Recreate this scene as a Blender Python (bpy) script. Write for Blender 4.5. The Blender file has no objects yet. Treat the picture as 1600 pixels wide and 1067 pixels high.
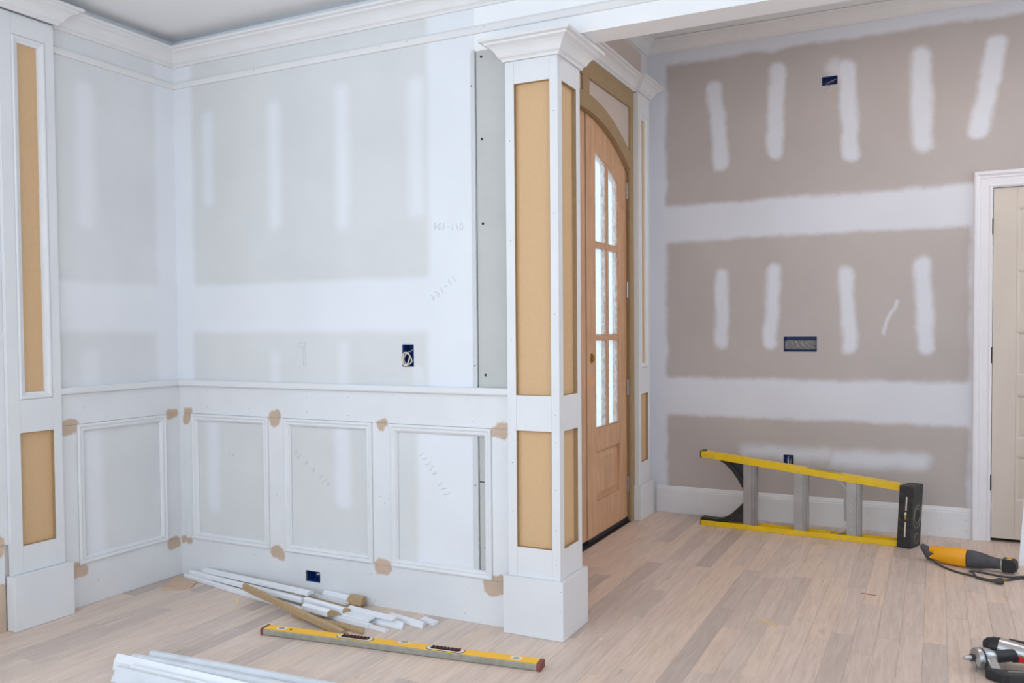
import bpy, bmesh, math, random
from mathutils import Vector, Matrix
random.seed(7)
S = bpy.context.scene
COL = S.collection

# ------------------------------------------------------------------ camera
CAMP = (3.4732, -3.1324, 1.24)
YAW, PITCH, ROLL, FPX, CY = 0.4632, -0.0291, -0.0079, 1329.34, 553.98
cy_, sy_ = math.cos(YAW), math.sin(YAW); cp_, sp_ = math.cos(PITCH), math.sin(PITCH); cr_, sr_ = math.cos(ROLL), math.sin(ROLL)
vr = Vector((cy_, sy_, 0)); f0 = Vector((-sy_, cy_, 0)); u0 = Vector((0, 0, 1))
vf = cp_*f0 + sp_*u0; vu = -sp_*f0 + cp_*u0
r2 = cr_*vr + sr_*vu; u2 = -sr_*vr + cr_*vu
cd = bpy.data.cameras.new('camera'); cam = bpy.data.objects.new('camera', cd); COL.objects.link(cam)
cam.matrix_world = Matrix(((r2.x, u2.x, -vf.x, CAMP[0]), (r2.y, u2.y, -vf.y, CAMP[1]), (r2.z, u2.z, -vf.z, CAMP[2]), (0, 0, 0, 1)))
cd.sensor_fit = 'HORIZONTAL'; cd.sensor_width = 36.0; cd.lens = FPX*36/1600
cd.shift_y = (CY-533.5)/1600; cd.clip_start = .05; cd.clip_end = 200
S.camera = cam

# ------------------------------------------------------------------ world, daylight, exposure
w = bpy.data.worlds.new('overcast_sky'); S.world = w; w.use_nodes = True
bg = w.node_tree.nodes['Background']; bg.inputs[0].default_value = (.76, .88, 1.0, 1); bg.inputs[1].default_value = 2.0
def window_light(name, loc, rot, sx, sz, power, col):
    l = bpy.data.lights.new(name, 'AREA'); l.shape = 'RECTANGLE'; l.size = sx; l.size_y = sz; l.energy = power; l.color = col
    o = bpy.data.objects.new(name, l); COL.objects.link(o); o.location = loc; o.rotation_euler = rot; return o
DAY = (.72, .86, 1.0)
R90 = math.pi/2
window_light('daylight_rear_window', (1.5, -5.35, 1.72), (R90, 0, 0), 2.0, 1.8, 34, DAY)          # through the rear windows, towards +y
window_light('daylight_rear_window.001', (4.2, -5.35, 1.72), (R90, 0, 0), 2.0, 1.8, 46, DAY)
window_light('daylight_side_window', (-.15, -3.0, 1.72), (0, -R90, 0), 1.8, 1.8, 44, DAY)            # through the left window, towards +x
window_light('daylight_right_window', (5.75, -2.6, 1.72), (0, R90, 0), 1.8, 1.8, 18, DAY)               # through the right window, towards -x
window_light('daylight_foyer_window', (5.75, 1.3, 1.6), (0, R90, 0), 1.7, 1.6, 13, (.74, .86, 1.0))   # through the foyer window, towards -x
lamp_d = bpy.data.lights.new('foyer_ceiling_lamp', 'AREA'); lamp_d.shape = 'DISK'; lamp_d.size = .35; lamp_d.energy = 17; lamp_d.color = (1.0, .82, .70)      # warm ceiling lamp of the foyer, out of view above the header
lamp = bpy.data.objects.new('foyer_ceiling_lamp', lamp_d); COL.objects.link(lamp); lamp.location = (3.6, 1.15, 3.10)
sun_d = bpy.data.lights.new('sun', 'SUN'); sun_d.energy = 9.0; sun_d.angle = .01; sun_d.color = (1.0, .97, .93)
sun = bpy.data.objects.new('sun', sun_d); COL.objects.link(sun); sun.location = (3, -9, 8)
sun.rotation_euler = Vector((-.10, .62, -.78)).to_track_quat('-Z', 'Y').to_euler()      # steep, in through the rear windows onto the floor behind the camera
S.view_settings.view_transform = 'Standard'; S.view_settings.look = 'None'
S.view_settings.exposure = -0.36; S.view_settings.gamma = 1.0; S.view_settings.use_curve_mapping = False
S.cycles.use_denoising = True
S.cycles.max_bounces = 8; S.cycles.diffuse_bounces = 5; S.cycles.transparent_max_bounces = 12

# ------------------------------------------------------------------ helpers
class MB:
    def __init__(s): s.v = []; s.f = []
    def add(s, vs, fs):
        n = len(s.v); s.v += [tuple(v) for v in vs]; s.f += [tuple(i+n for i in f) for f in fs]; return s
    def box(s, x0, x1, y0, y1, z0, z1):
        return s.add([(x0,y0,z0),(x1,y0,z0),(x1,y1,z0),(x0,y1,z0),(x0,y0,z1),(x1,y0,z1),(x1,y1,z1),(x0,y1,z1)],
                     [(0,3,2,1),(4,5,6,7),(0,1,5,4),(1,2,6,5),(2,3,7,6),(3,0,4,7)])
    def loft(s, secs, caps=True, closed=False):
        n = len(secs[0]); vs = [p for q in secs for p in q]; fs = []
        m = len(secs)
        for i in range(m if closed else m-1):
            a, b = i*n, ((i+1) % m)*n
            for j in range(n): fs.append((a+j, a+(j+1) % n, b+(j+1) % n, b+j))
        if caps and not closed: fs += [tuple(range(n-1, -1, -1)), tuple(range((m-1)*n, m*n))]
        return s.add(vs, fs)
    def tube(s, pts, r, n=8, closed=False):
        pts = [Vector(p) for p in pts]; secs = []; m = len(pts); prev = None
        for i, p in enumerate(pts):
            a = pts[i-1] if (i > 0 or closed) else p; b = pts[(i+1) % m] if (i < m-1 or closed) else p
            d = (b-a).normalized()
            if prev is None:
                up = Vector((0, 0, 1)) if abs(d.z) < .9 else Vector((1, 0, 0)); x = d.cross(up).normalized()
            else: x = (prev - d*prev.dot(d)).normalized()
            prev = x; y = d.cross(x)
            rr = r[i] if isinstance(r, (list, tuple)) else r
            secs.append([p + x*rr*math.cos(2*math.pi*k/n) + y*rr*math.sin(2*math.pi*k/n) for k in range(n)])
        return s.loft(secs, caps=True, closed=closed)
    def prism(s, poly, fn, h0, h1):     # poly of (u,v); fn(u,v,h)->xyz
        return s.loft([[fn(u, v, h0) for u, v in poly], [fn(u, v, h1) for u, v in poly]])
    def sphere(s, c, rx, ry, rz, n=12, m=8):
        c = Vector(c); secs = []
        for i in range(m+1):
            t = math.pi*i/m; z = math.cos(t); q = max(math.sin(t), .02)
            secs.append([(c.x+rx*q*math.cos(2*math.pi*k/n), c.y+ry*q*math.sin(2*math.pi*k/n), c.z+rz*z) for k in range(n)])
        return s.loft(secs)
    def build(s, name, m, parent=None, loc=None, bevel=0, smooth=False, label=None):
        if parent is not None: org = Vector(parent['_org'])
        elif loc is not None: org = Vector(loc)
        else:
            xs, ys, zs = zip(*s.v); org = Vector(((min(xs)+max(xs))/2, (min(ys)+max(ys))/2, min(zs)))
        me = bpy.data.meshes.new(name); me.from_pydata([tuple(Vector(v)-org) for v in s.v], [], s.f)
        bm = bmesh.new(); bm.from_mesh(me); bmesh.ops.recalc_face_normals(bm, faces=bm.faces)
        if bevel:
            es = [e for e in bm.edges if len(e.link_faces) == 2 and e.calc_face_angle(0) > .6]
            bmesh.ops.bevel(bm, geom=es, offset=bevel, segments=2, affect='EDGES', profile=.6, clamp_overlap=True)
        bm.to_mesh(me); bm.free()
        if smooth:
            for p in me.polygons: p.use_smooth = True
            me.set_sharp_from_angle(angle=math.radians(40))
        me.materials.append(m)
        o = bpy.data.objects.new(name, me); COL.objects.link(o)
        if parent is not None: o.parent = parent
        else: o.location = org
        o['_org'] = tuple(org)
        if label: o['label'] = label
        return o
def B(*a): return MB().box(*a)
def thing(name, label, cat, loc, group=None, kind=None):
    o = bpy.data.objects.new(name, None); COL.objects.link(o); o.location = loc; o['_org'] = tuple(loc); o.empty_display_size = .1
    return tag(o, label, cat, group, kind)
def tag(o, label, cat, group=None, kind=None):
    o['label'] = label; o['category'] = cat
    if group: o['group'] = group
    if kind: o['kind'] = kind
    return o
def struct(o, label, cat): return tag(o, label, cat, None, 'structure')

def lin(c): return tuple(((x/255)/12.92 if x/255 <= .04045 else ((x/255+.055)/1.055)**2.4) for x in c)
def nodes(name):
    m = bpy.data.materials.new(name); m.use_nodes = True; nt = m.node_tree
    return m, nt, nt.nodes['Principled BSDF']
def N(nt, t, **kw):
    n = nt.nodes.new(t)
    for k, v in kw.items():
        if k == 'inp':
            for i, x in v.items(): n.inputs[i].default_value = x
        else: setattr(n, k, v)
    return n
def mat(name, rgb, rough=.6, metal=0, var=.06, vscale=8, bump=0, bscale=60, coat=0, spec=None, stretch=(1,1,1)):
    m, nt, b = nodes(name); c = lin(rgb)
    b.inputs['Roughness'].default_value = rough; b.inputs['Metallic'].default_value = metal
    if spec is not None: b.inputs['Specular IOR Level'].default_value = spec
    if coat: b.inputs['Coat Weight'].default_value = coat
    geo = N(nt, 'ShaderNodeNewGeometry'); mp = N(nt, 'ShaderNodeMapping'); mp.inputs['Scale'].default_value = stretch
    nt.links.new(geo.outputs['Position'], mp.inputs['Vector'])
    nz = N(nt, 'ShaderNodeTexNoise', inp={'Scale': vscale, 'Detail': 4.0}); nt.links.new(mp.outputs[0], nz.inputs['Vector'])
    rp = N(nt, 'ShaderNodeValToRGB')
    rp.color_ramp.elements[0].position = .3; rp.color_ramp.elements[1].position = .7
    rp.color_ramp.elements[0].color = tuple(x*(1-var) for x in c)+(1,); rp.color_ramp.elements[1].color = tuple(min(1, x*(1+var)) for x in c)+(1,)
    nt.links.new(nz.outputs['Fac'], rp.inputs[0]); nt.links.new(rp.outputs[0], b.inputs['Base Color'])
    if bump:
        n2 = N(nt, 'ShaderNodeTexNoise', inp={'Scale': bscale, 'Detail': 3.0}); nt.links.new(mp.outputs[0], n2.inputs['Vector'])
        bp = N(nt, 'ShaderNodeBump', inp={'Strength': bump, 'Distance': .004}); nt.links.new(n2.outputs['Fac'], bp.inputs['Height']); nt.links.new(bp.outputs[0], b.inputs['Normal'])
    return m
def shape_mask(nt, vec, c, hs, r, soft, ang=0):
    """rounded-box mask; c and hs are xyz (the wall's normal axis gets a huge half size)"""
    L = nt.links
    s = N(nt, 'ShaderNodeVectorMath', operation='SUBTRACT'); L.new(vec, s.inputs[0]); s.inputs[1].default_value = c; out = s.outputs[0]
    if ang:
        ro = N(nt, 'ShaderNodeVectorRotate', rotation_type='Y_AXIS'); ro.inputs['Angle'].default_value = ang; L.new(out, ro.inputs['Vector']); out = ro.outputs[0]
    a = N(nt, 'ShaderNodeVectorMath', operation='ABSOLUTE'); L.new(out, a.inputs[0])
    d = N(nt, 'ShaderNodeVectorMath', operation='SUBTRACT'); L.new(a.outputs[0], d.inputs[0]); d.inputs[1].default_value = hs
    x = N(nt, 'ShaderNodeVectorMath', operation='MAXIMUM'); L.new(d.outputs[0], x.inputs[0]); x.inputs[1].default_value = (0, 0, 0)
    l = N(nt, 'ShaderNodeVectorMath', operation='LENGTH'); L.new(x.outputs[0], l.inputs[0])
    mr = N(nt, 'ShaderNodeMapRange', interpolation_type='SMOOTHSTEP', inp={'From Min': max(r-soft, 0), 'From Max': r+soft, 'To Min': 1.0, 'To Max': 0.0}); L.new(l.outputs['Value'], mr.inputs['Value'])
    return mr.outputs[0]
def union(nt, outs):
    cur = outs[0]
    for o in outs[1:]:
        m = N(nt, 'ShaderNodeMath', operation='MAXIMUM'); nt.links.new(cur, m.inputs[0]); nt.links.new(o, m.inputs[1]); cur = m.outputs[0]
    return cur
def warped(nt, amt, sc):
    geo = N(nt, 'ShaderNodeNewGeometry'); nz = N(nt, 'ShaderNodeTexNoise', inp={'Scale': sc, 'Detail': 5.0, 'Roughness': .6}); nt.links.new(geo.outputs['Position'], nz.inputs['Vector'])
    s = N(nt, 'ShaderNodeVectorMath', operation='SUBTRACT'); nt.links.new(nz.outputs['Color'], s.inputs[0]); s.inputs[1].default_value = (.5, .5, .5)
    ma = N(nt, 'ShaderNodeVectorMath', operation='MULTIPLY_ADD'); nt.links.new(s.outputs[0], ma.inputs[0]); ma.inputs[1].default_value = (amt,)*3; nt.links.new(geo.outputs['Position'], ma.inputs[2])
    return ma.outputs[0], geo.outputs['Position']
BIG = 50
def drywall(name, ax, paper, mud, papers, strokes, rough=.75, warp=.04, wsc=5):
    """paper-faced board: joint compound everywhere except the paper rectangles, plus compound strokes over screw lines"""
    m, nt, b = nodes(name); L = nt.links; vec, pos = warped(nt, warp, wsc)
    def conv(u, z, hu, hz): return ((u, 0, z), (hu, BIG, hz)) if ax == 'x' else ((0, u, z), (BIG, hu, hz))
    ps = []
    for (u0_, u1_, z0, z1, soft) in papers:
        c, h = conv((u0_+u1_)/2, (z0+z1)/2, (u1_-u0_)/2-.02, (z1-z0)/2-.02); ps.append(shape_mask(nt, vec, c, h, .02, soft))
    pu = union(nt, ps)
    inv = N(nt, 'ShaderNodeMath', operation='SUBTRACT'); inv.inputs[0].default_value = 1; L.new(pu, inv.inputs[1]); cur = inv.outputs[0]
    for st in strokes:
        (u, z, hu, hz, soft, amt) = st[:6]; ang = st[6] if len(st) > 6 else 0
        rr = min(hu, hz)*.95
        c, h = conv(u, z, hu-rr, hz-rr); mk = shape_mask(nt, vec, c, h, rr, soft, ang)
        mm = N(nt, 'ShaderNodeMath', operation='MULTIPLY'); L.new(mk, mm.inputs[0]); mm.inputs[1].default_value = amt
        mx = N(nt, 'ShaderNodeMath', operation='MAXIMUM'); L.new(cur, mx.inputs[0]); L.new(mm.outputs[0], mx.inputs[1]); cur = mx.outputs[0]
    nz = N(nt, 'ShaderNodeTexNoise', inp={'Scale': 2.2, 'Detail': 6.0}); L.new(pos, nz.inputs['Vector'])
    def ramp(c, v):
        r = N(nt, 'ShaderNodeValToRGB'); r.color_ramp.elements[0].position = .3; r.color_ramp.elements[1].position = .7
        r.color_ramp.elements[0].color = tuple(x*(1-v) for x in c)+(1,); r.color_ramp.elements[1].color = tuple(min(1, x*(1+v)) for x in c)+(1,)
        L.new(nz.outputs['Fac'], r.inputs[0]); return r.outputs[0]
    mix = N(nt, 'ShaderNodeMix', data_type='RGBA'); L.new(cur, mix.inputs['Factor']); L.new(ramp(lin(paper), .05), mix.inputs[6]); L.new(ramp(lin(mud), .03), mix.inputs[7])
    L.new(mix.outputs[2], b.inputs['Base Color']); b.inputs['Roughness'].default_value = rough
    n2 = N(nt, 'ShaderNodeTexNoise', inp={'Scale': 45.0, 'Detail': 3.0}); L.new(pos, n2.inputs['Vector'])
    bp = N(nt, 'ShaderNodeBump', inp={'Strength': .12, 'Distance': .003}); L.new(n2.outputs['Fac'], bp.inputs['Height']); L.new(bp.outputs[0], b.inputs['Normal'])
    return m
def patched_paint(name, base, filler, blobs, rough=.5):
    m, nt, b = nodes(name); L = nt.links; vec, pos = warped(nt, .05, 16)
    ms = [shape_mask(nt, vec, c, h, r, .006) for (c, h, r) in blobs]
    cur = union(nt, ms)
    nz = N(nt, 'ShaderNodeTexNoise', inp={'Scale': 5.0, 'Detail': 4.0}); L.new(pos, nz.inputs['Vector'])
    def ramp(c, v):
        r = N(nt, 'ShaderNodeValToRGB'); r.color_ramp.elements[0].position = .3; r.color_ramp.elements[1].position = .7
        r.color_ramp.elements[0].color = tuple(x*(1-v) for x in c)+(1,); r.color_ramp.elements[1].color = tuple(min(1, x*(1+v)) for x in c)+(1,)
        L.new(nz.outputs['Fac'], r.inputs[0]); return r.outputs[0]
    mul = N(nt, 'ShaderNodeMath', operation='MULTIPLY'); L.new(cur, mul.inputs[0]); mul.inputs[1].default_value = .85
    mix = N(nt, 'ShaderNodeMix', data_type='RGBA'); L.new(mul.outputs[0], mix.inputs['Factor']); L.new(ramp(lin(base), .03), mix.inputs[6]); L.new(ramp(lin(filler), .14), mix.inputs[7])
    L.new(mix.outputs[2], b.inputs['Base Color']); b.inputs['Roughness'].default_value = rough
    return m

# ------------------------------------------------------------------ materials
WHITE = (226, 227, 229)
M_primer = mat('white_primed_board', WHITE, .5, var=.02, vscale=5)
M_crown = mat('white_primed_crown', (228, 227, 227), .5, var=.02)
M_mdf = mat('tan_mdf', (212, 176, 134), .75, var=.035, vscale=120, bump=.05, bscale=200)
M_mdfdark = mat('brown_mdf', (168, 142, 106), .75, var=.07, vscale=60)
M_mdfcut = mat('mdf_offcut', (178, 150, 112), .8, var=.12, vscale=120)
M_gray = mat('grey_drywall_strip', (192, 193, 190), .8, var=.04, vscale=6)
M_bead = mat('corner_bead', (206, 208, 208), .55, var=.03)
M_dark = mat('dark_gap', (70, 62, 52), .9, var=.2)
M_hole = mat('nail_hole', (60, 56, 52), .9)
M_pencil = mat('pencil_graphite', (166, 168, 174), .7)
M_blue = mat('blue_outlet_box', (24, 56, 124), .4, var=.1)
M_cable = mat('white_cable', (216, 210, 198), .5)
M_greywire = mat('grey_wire', (150, 150, 146), .5)
M_ceil = mat('white_ceiling', (236, 237, 238), .8, var=.03, vscale=1.2)
M_wallplain = mat('plain_drywall', (205, 206, 208), .8, var=.03, vscale=1.5)
M_brass = mat('brass', (190, 150, 70), .3, metal=1)
M_steel = mat('satin_steel', (190, 192, 195), .35, metal=1)
M_alu = mat('ladder_aluminium', (172, 170, 168), .42, metal=.6, var=.08, vscale=12)
M_yel = mat('yellow_fibreglass', (236, 196, 14), .42, var=.06, vscale=10)
M_yelsaw = mat('yellow_saw_plastic', (246, 172, 14), .4, var=.05)
M_yellev = mat('yellow_level', (252, 190, 12), .4, var=.03)
M_levside = mat('level_grey_edge', (160, 158, 146), .45, metal=.35, var=.12, vscale=40)
M_black = mat('black_plastic', (34, 34, 36), .5, var=.15, vscale=30, bump=.15, bscale=90)
M_black2 = mat('scuffed_black_plastic', (48, 48, 50), .55, var=.5, vscale=45)
M_grip = mat('dark_red_grip', (72, 26, 20), .7)
M_rubber = mat('dark_grey_rubber', (74, 74, 78), .6, var=.2, vscale=30)
M_cord = mat('grey_cord', (66, 68, 66), .6)
M_red = mat('red_trigger', (200, 40, 34), .4)
M_silver = mat('cast_silver', (186, 188, 190), .32, metal=.85, var=.06)
M_gun = mat('gunmetal', (70, 72, 76), .38, metal=.6)
M_cream = mat('cream_door_paint', (210, 199, 187), .45, var=.03, vscale=3)
M_casing = mat('white_casing_paint', (232, 230, 234), .42, var=.02)
M_hinge = mat('black_hinge', (40, 38, 38), .4, metal=.5)
M_chip = mat('pale_wood_chip', (222, 190, 140), .7)
M_vinyl = mat('white_trim_stock', (232, 234, 238), .42, var=.03, vscale=10)
M_greyboard = mat('grey_white_board', (212, 215, 220), .5, var=.08, vscale=9)
M_lvlwhite = mat('level_white_plastic', (225, 222, 205), .4)
M_cap = mat('red_brown_end_cap', (128, 66, 56), .6, var=.15)

def wood_material(name, base, dark, rough, axis, random_tone=.0, grain=1.0):
    m, nt, b = nodes(name); L = nt.links
    geo = N(nt, 'ShaderNodeNewGeometry'); oi = N(nt, 'ShaderNodeObjectInfo')
    off = N(nt, 'ShaderNodeMath', operation='MULTIPLY'); L.new(oi.outputs['Random'], off.inputs[0]); off.inputs[1].default_value = 37.0
    cv = N(nt, 'ShaderNodeCombineXYZ')
    for i in range(3): L.new(off.outputs[0], cv.inputs[i])
    ad = N(nt, 'ShaderNodeVectorMath', operation='ADD'); L.new(geo.outputs['Position'], ad.inputs[0]); L.new(cv.outputs[0], ad.inputs[1])
    mp = N(nt, 'ShaderNodeMapping'); mp.inputs['Scale'].default_value = {'y': (1, .07, 1), 'z': (1, 1, .07)}[axis]; L.new(ad.outputs[0], mp.inputs['Vector'])
    n1 = N(nt, 'ShaderNodeTexNoise', inp={'Scale': 55.0*grain, 'Detail': 6.0, 'Roughness': .65, 'Distortion': .8}); L.new(mp.outputs[0], n1.inputs['Vector'])
    mp2 = N(nt, 'ShaderNodeMapping'); mp2.inputs['Scale'].default_value = {'y': (1, .28, 1), 'z': (1, 1, .28)}[axis]; L.new(ad.outputs[0], mp2.inputs['Vector'])
    n2 = N(nt, 'ShaderNodeTexNoise', inp={'Scale': 7.0, 'Detail': 3.0, 'Distortion': 1.5}); L.new(mp2.outputs[0], n2.inputs['Vector'])
    r1 = N(nt, 'ShaderNodeValToRGB'); e = r1.color_ramp.elements; e[0].position = .30; e[1].position = .62
    e[0].color = tuple(lin(dark))+(1,); e[1].color = tuple(lin(base))+(1,); L.new(n1.outputs['Fac'], r1.inputs[0])
    # patches of grey weathering
    r2_ = N(nt, 'ShaderNodeMapRange', inp={'From Min': .52, 'From Max': .78, 'To Min': 0.0, 'To Max': .55}); L.new(n2.outputs['Fac'], r2_.inputs['Value'])
    mx = N(nt, 'ShaderNodeMix', data_type='RGBA'); L.new(r2_.outputs[0], mx.inputs['Factor']); L.new(r1.outputs[0], mx.inputs[6]); mx.inputs[7].default_value = tuple(lin(dark))+(1,)
    out = mx.outputs[2]
    if random_tone:
        rt = N(nt, 'ShaderNodeValToRGB'); cr = rt.color_ramp; cr.interpolation = 'LINEAR'
        cols = [(0, (.74, .73, .75)), (.07, (.84, .83, .84)), (.2, (.94, .93, .93)), (.45, (1.0, .975, .96)), (.7, (1.04, 1.0, .97)), (.88, (1.05, .99, .93)), (1, (1.06, 1.03, 1.02))]
        cr.elements[0].position = 0; cr.elements[0].color = cols[0][1]+(1,); cr.elements[1].position = 1; cr.elements[1].color = cols[-1][1]+(1,)
        for p, c in cols[1:-1]:
            q = cr.elements.new(p); q.color = c+(1,)
        L.new(oi.outputs['Random'], rt.inputs[0])
        ml = N(nt, 'ShaderNodeMix', data_type='RGBA', blend_type='MULTIPLY'); ml.inputs['Factor'].default_value = random_tone
        L.new(out, ml.inputs[6]); L.new(rt.outputs[0], ml.inputs[7]); out = ml.outputs[2]
    if random_tone:      # checks and dark mineral streaks in the oak
        mp3 = N(nt, 'ShaderNodeMapping'); mp3.inputs['Scale'].default_value = (1, .09, 1); L.new(ad.outputs[0], mp3.inputs['Vector'])
        n3 = N(nt, 'ShaderNodeTexNoise', inp={'Scale': 26.0, 'Detail': 3.0, 'Roughness': .5, 'Distortion': .5}); L.new(mp3.outputs[0], n3.inputs['Vector'])
        r3 = N(nt, 'ShaderNodeMapRange', inp={'From Min': .66, 'From Max': .76, 'To Min': 0.0, 'To Max': .5}); L.new(n3.outputs['Fac'], r3.inputs['Value'])
        m3 = N(nt, 'ShaderNodeMix', data_type='RGBA'); L.new(r3.outputs[0], m3.inputs['Factor']); L.new(out, m3.inputs[6]); m3.inputs[7].default_value = tuple(lin((140, 122, 110)))+(1,); out = m3.outputs[2]
    L.new(out, b.inputs['Base Color']); b.inputs['Roughness'].default_value = rough
    bp = N(nt, 'ShaderNodeBump', inp={'Strength': .15, 'Distance': .002}); L.new(n1.outputs['Fac'], bp.inputs['Height']); L.new(bp.outputs[0], b.inputs['Normal'])
    return m
M_floor = wood_material('sanded_oak_plank', (224, 206, 193), (203, 184, 171), .40, 'y', 1.0)
M_doorwood = wood_material('raw_mahogany_door', (222, 178, 142), (196, 148, 112), .5, 'z', 0, .8)
def glass_material():
    m, nt, b = nodes('rain_glass'); L = nt.links; nt.nodes.remove(b); out = nt.nodes['Material Output']
    geo = N(nt, 'ShaderNodeNewGeometry'); mp = N(nt, 'ShaderNodeMapping'); mp.inputs['Scale'].default_value = (1, 1, .45); L.new(geo.outputs['Position'], mp.inputs[0])
    nz = N(nt, 'ShaderNodeTexNoise', inp={'Scale': 60.0, 'Detail': 3.0, 'Distortion': .6}); L.new(mp.outputs[0], nz.inputs['Vector'])
    bp = N(nt, 'ShaderNodeBump', inp={'Strength': .6, 'Distance': .004}); L.new(nz.outputs['Fac'], bp.inputs['Height'])
    tr = N(nt, 'ShaderNodeBsdfTransparent', inp={'Color': (.93, .97, 1, 1)}); tl = N(nt, 'ShaderNodeBsdfTranslucent', inp={'Color': (.9, .95, 1, 1)}); gl = N(nt, 'ShaderNodeBsdfGlossy', inp={'Roughness': .12})
    L.new(bp.outputs[0], tl.inputs['Normal']); L.new(bp.outputs[0], gl.inputs['Normal'])
    a = N(nt, 'ShaderNodeMixShader'); mr = N(nt, 'ShaderNodeMapRange', inp={'From Min': .35, 'From Max': .65, 'To Min': .1, 'To Max': .5}); L.new(nz.outputs['Fac'], mr.inputs['Value']); L.new(mr.outputs[0], a.inputs[0]); L.new(tr.outputs[0], a.inputs[1]); L.new(tl.outputs[0], a.inputs[2])
    c = N(nt, 'ShaderNodeMixShader', inp={0: .08}); L.new(a.outputs[0], c.inputs[1]); L.new(gl.outputs[0], c.inputs[2]); L.new(c.outputs[0], out.inputs['Surface'])
    return m
M_glass = glass_material()

# drywall faces: paper fields, compound bands and screw-line strokes, where they lie on each wall
W_STROKES = [(.230, 2.10, .030, .23, .035, .8), (.655, 2.03, .034, .30, .035, .9), (1.057, 2.03, .036, .32, .035, .9), (1.453, 2.03, .040, .30, .035, .8),
             (.228, .58, .040, .24, .03, .8), (1.035, .62, .042, .20, .025, .9), (.64, 1.05, .03, .10, .03, .6), (1.05, 1.07, .03, .12, .03, .6), (1.455, 1.03, .03, .06, .02, .5)]
M_W = drywall('drywall_middle_wall', 'x', (216, 217, 217), (228, 231, 236), [(.125, 1.508, 1.475, 2.60, .025), (.11, 1.50, .95, 1.235, .025), (.09, 1.44, .0, .86, .025)], W_STROKES, warp=.03)
L_STROKES = [(-.508, 2.05, .045, .33, .035, .9), (-.51, 1.05, .045, .12, .03, .7), (-.502, .55, .045, .40, .03, .9)]
M_L = drywall('drywall_left_wall', 'y', (222, 223, 225), (232, 234, 238), [(-1.6, -.125, 1.475, 2.60, .03), (-1.6, -.13, .95, 1.24, .03), (-1.6, -.085, 0, .86, .02)], L_STROKES, warp=.03)  # left wall colours lifted above the middle wall's to stand in for light
R_STROKES = [(2.192, 2.555, .060, .290, .012, 1, .10), (2.558, 2.605, .060, .305, .012, 1, -.03), (2.985, 2.56, .060, .31, .012, 1, .05), (2.925, 2.80, .050, .085, .02, .8, .5), (3.385, 2.575, .068, .305, .014, 1, .02), (3.725, 2.60, .060, .29, .012, 1, -.17),
             (2.215, 1.365, .050, .262, .012, 1, .0), (2.535, 1.375, .048, .268, .012, 1, -.05), (2.985, 1.35, .052, .268, .012, 1, .06), (3.405, 1.365, .054, .285, .012, 1, .05),
             (3.16, .432, .28, .05, .02, .95, .03), (2.62, .45, .28, .035, .02, .8, 0), (3.22, 1.30, .010, .11, .006, .7, -.35)]
R_STROKES = [(a, b_, c*(.82 if c < .1 else 1), d, e_*2.0, f, *g) for (a, b_, c, d, e_, f, *g) in R_STROKES]
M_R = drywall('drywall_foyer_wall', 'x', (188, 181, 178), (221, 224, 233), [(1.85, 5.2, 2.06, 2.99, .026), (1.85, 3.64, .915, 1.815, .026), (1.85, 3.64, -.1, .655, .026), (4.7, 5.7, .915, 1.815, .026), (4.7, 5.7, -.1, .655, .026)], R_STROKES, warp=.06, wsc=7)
M_entry = drywall('drywall_entry_wall', 'y', (206, 190, 180), (222, 218, 218), [(-.5, 2.33, 2.0, 3.06, .03)], [(2.45, 2, .03, 1, .02, .2)], warp=.03)
FILL = (192, 162, 134)
wb = [((.062, 0, .815), (.002, BIG, .016), .028), ((.072, 0, .838), (.014, BIG, .002), .018), ((.645, 0, .826), (.001, BIG, .008), .032), ((1.262, 0, .830), (.012, BIG, .001), .018), ((1.258, 0, .812), (.001, BIG, .004), .014), ((1.862, 0, .824), (.010, BIG, .010), .024), ((1.835, 0, .818), (.004, BIG, .012), .014),
      ((.030, 0, .182), (.004, BIG, .002), .016), ((.068, 0, .176), (.006, BIG, .001), .014), ((.640, 0, .186), (.010, BIG, .002), .026), ((.668, 0, .170), (.002, BIG, .004), .026), ((1.262, 0, .182), (.014, BIG, .001), .036), ((1.825, 0, .170), (.022, BIG, .006), .034), ((1.865, 0, .196), (.010, BIG, .004), .020)]
M_wainW = patched_paint('patched_white_wainscot_middle', WHITE, FILL, wb)
lb = [((0, -.625, .822), (BIG, .022, .012), .022), ((0, -.055, .826), (BIG, .020, .006), .018), ((0, -.608, .170), (BIG, .028, .010), .024), ((0, -.062, .172), (BIG, .020, .004), .022), ((0, -.97, .36), (BIG, .012, .03), .02), ((0, -.97, .10), (BIG, .03, .09), .01)]
M_wainL = patched_paint('patched_white_wainscot_left', WHITE, (196, 166, 138), lb)

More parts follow.
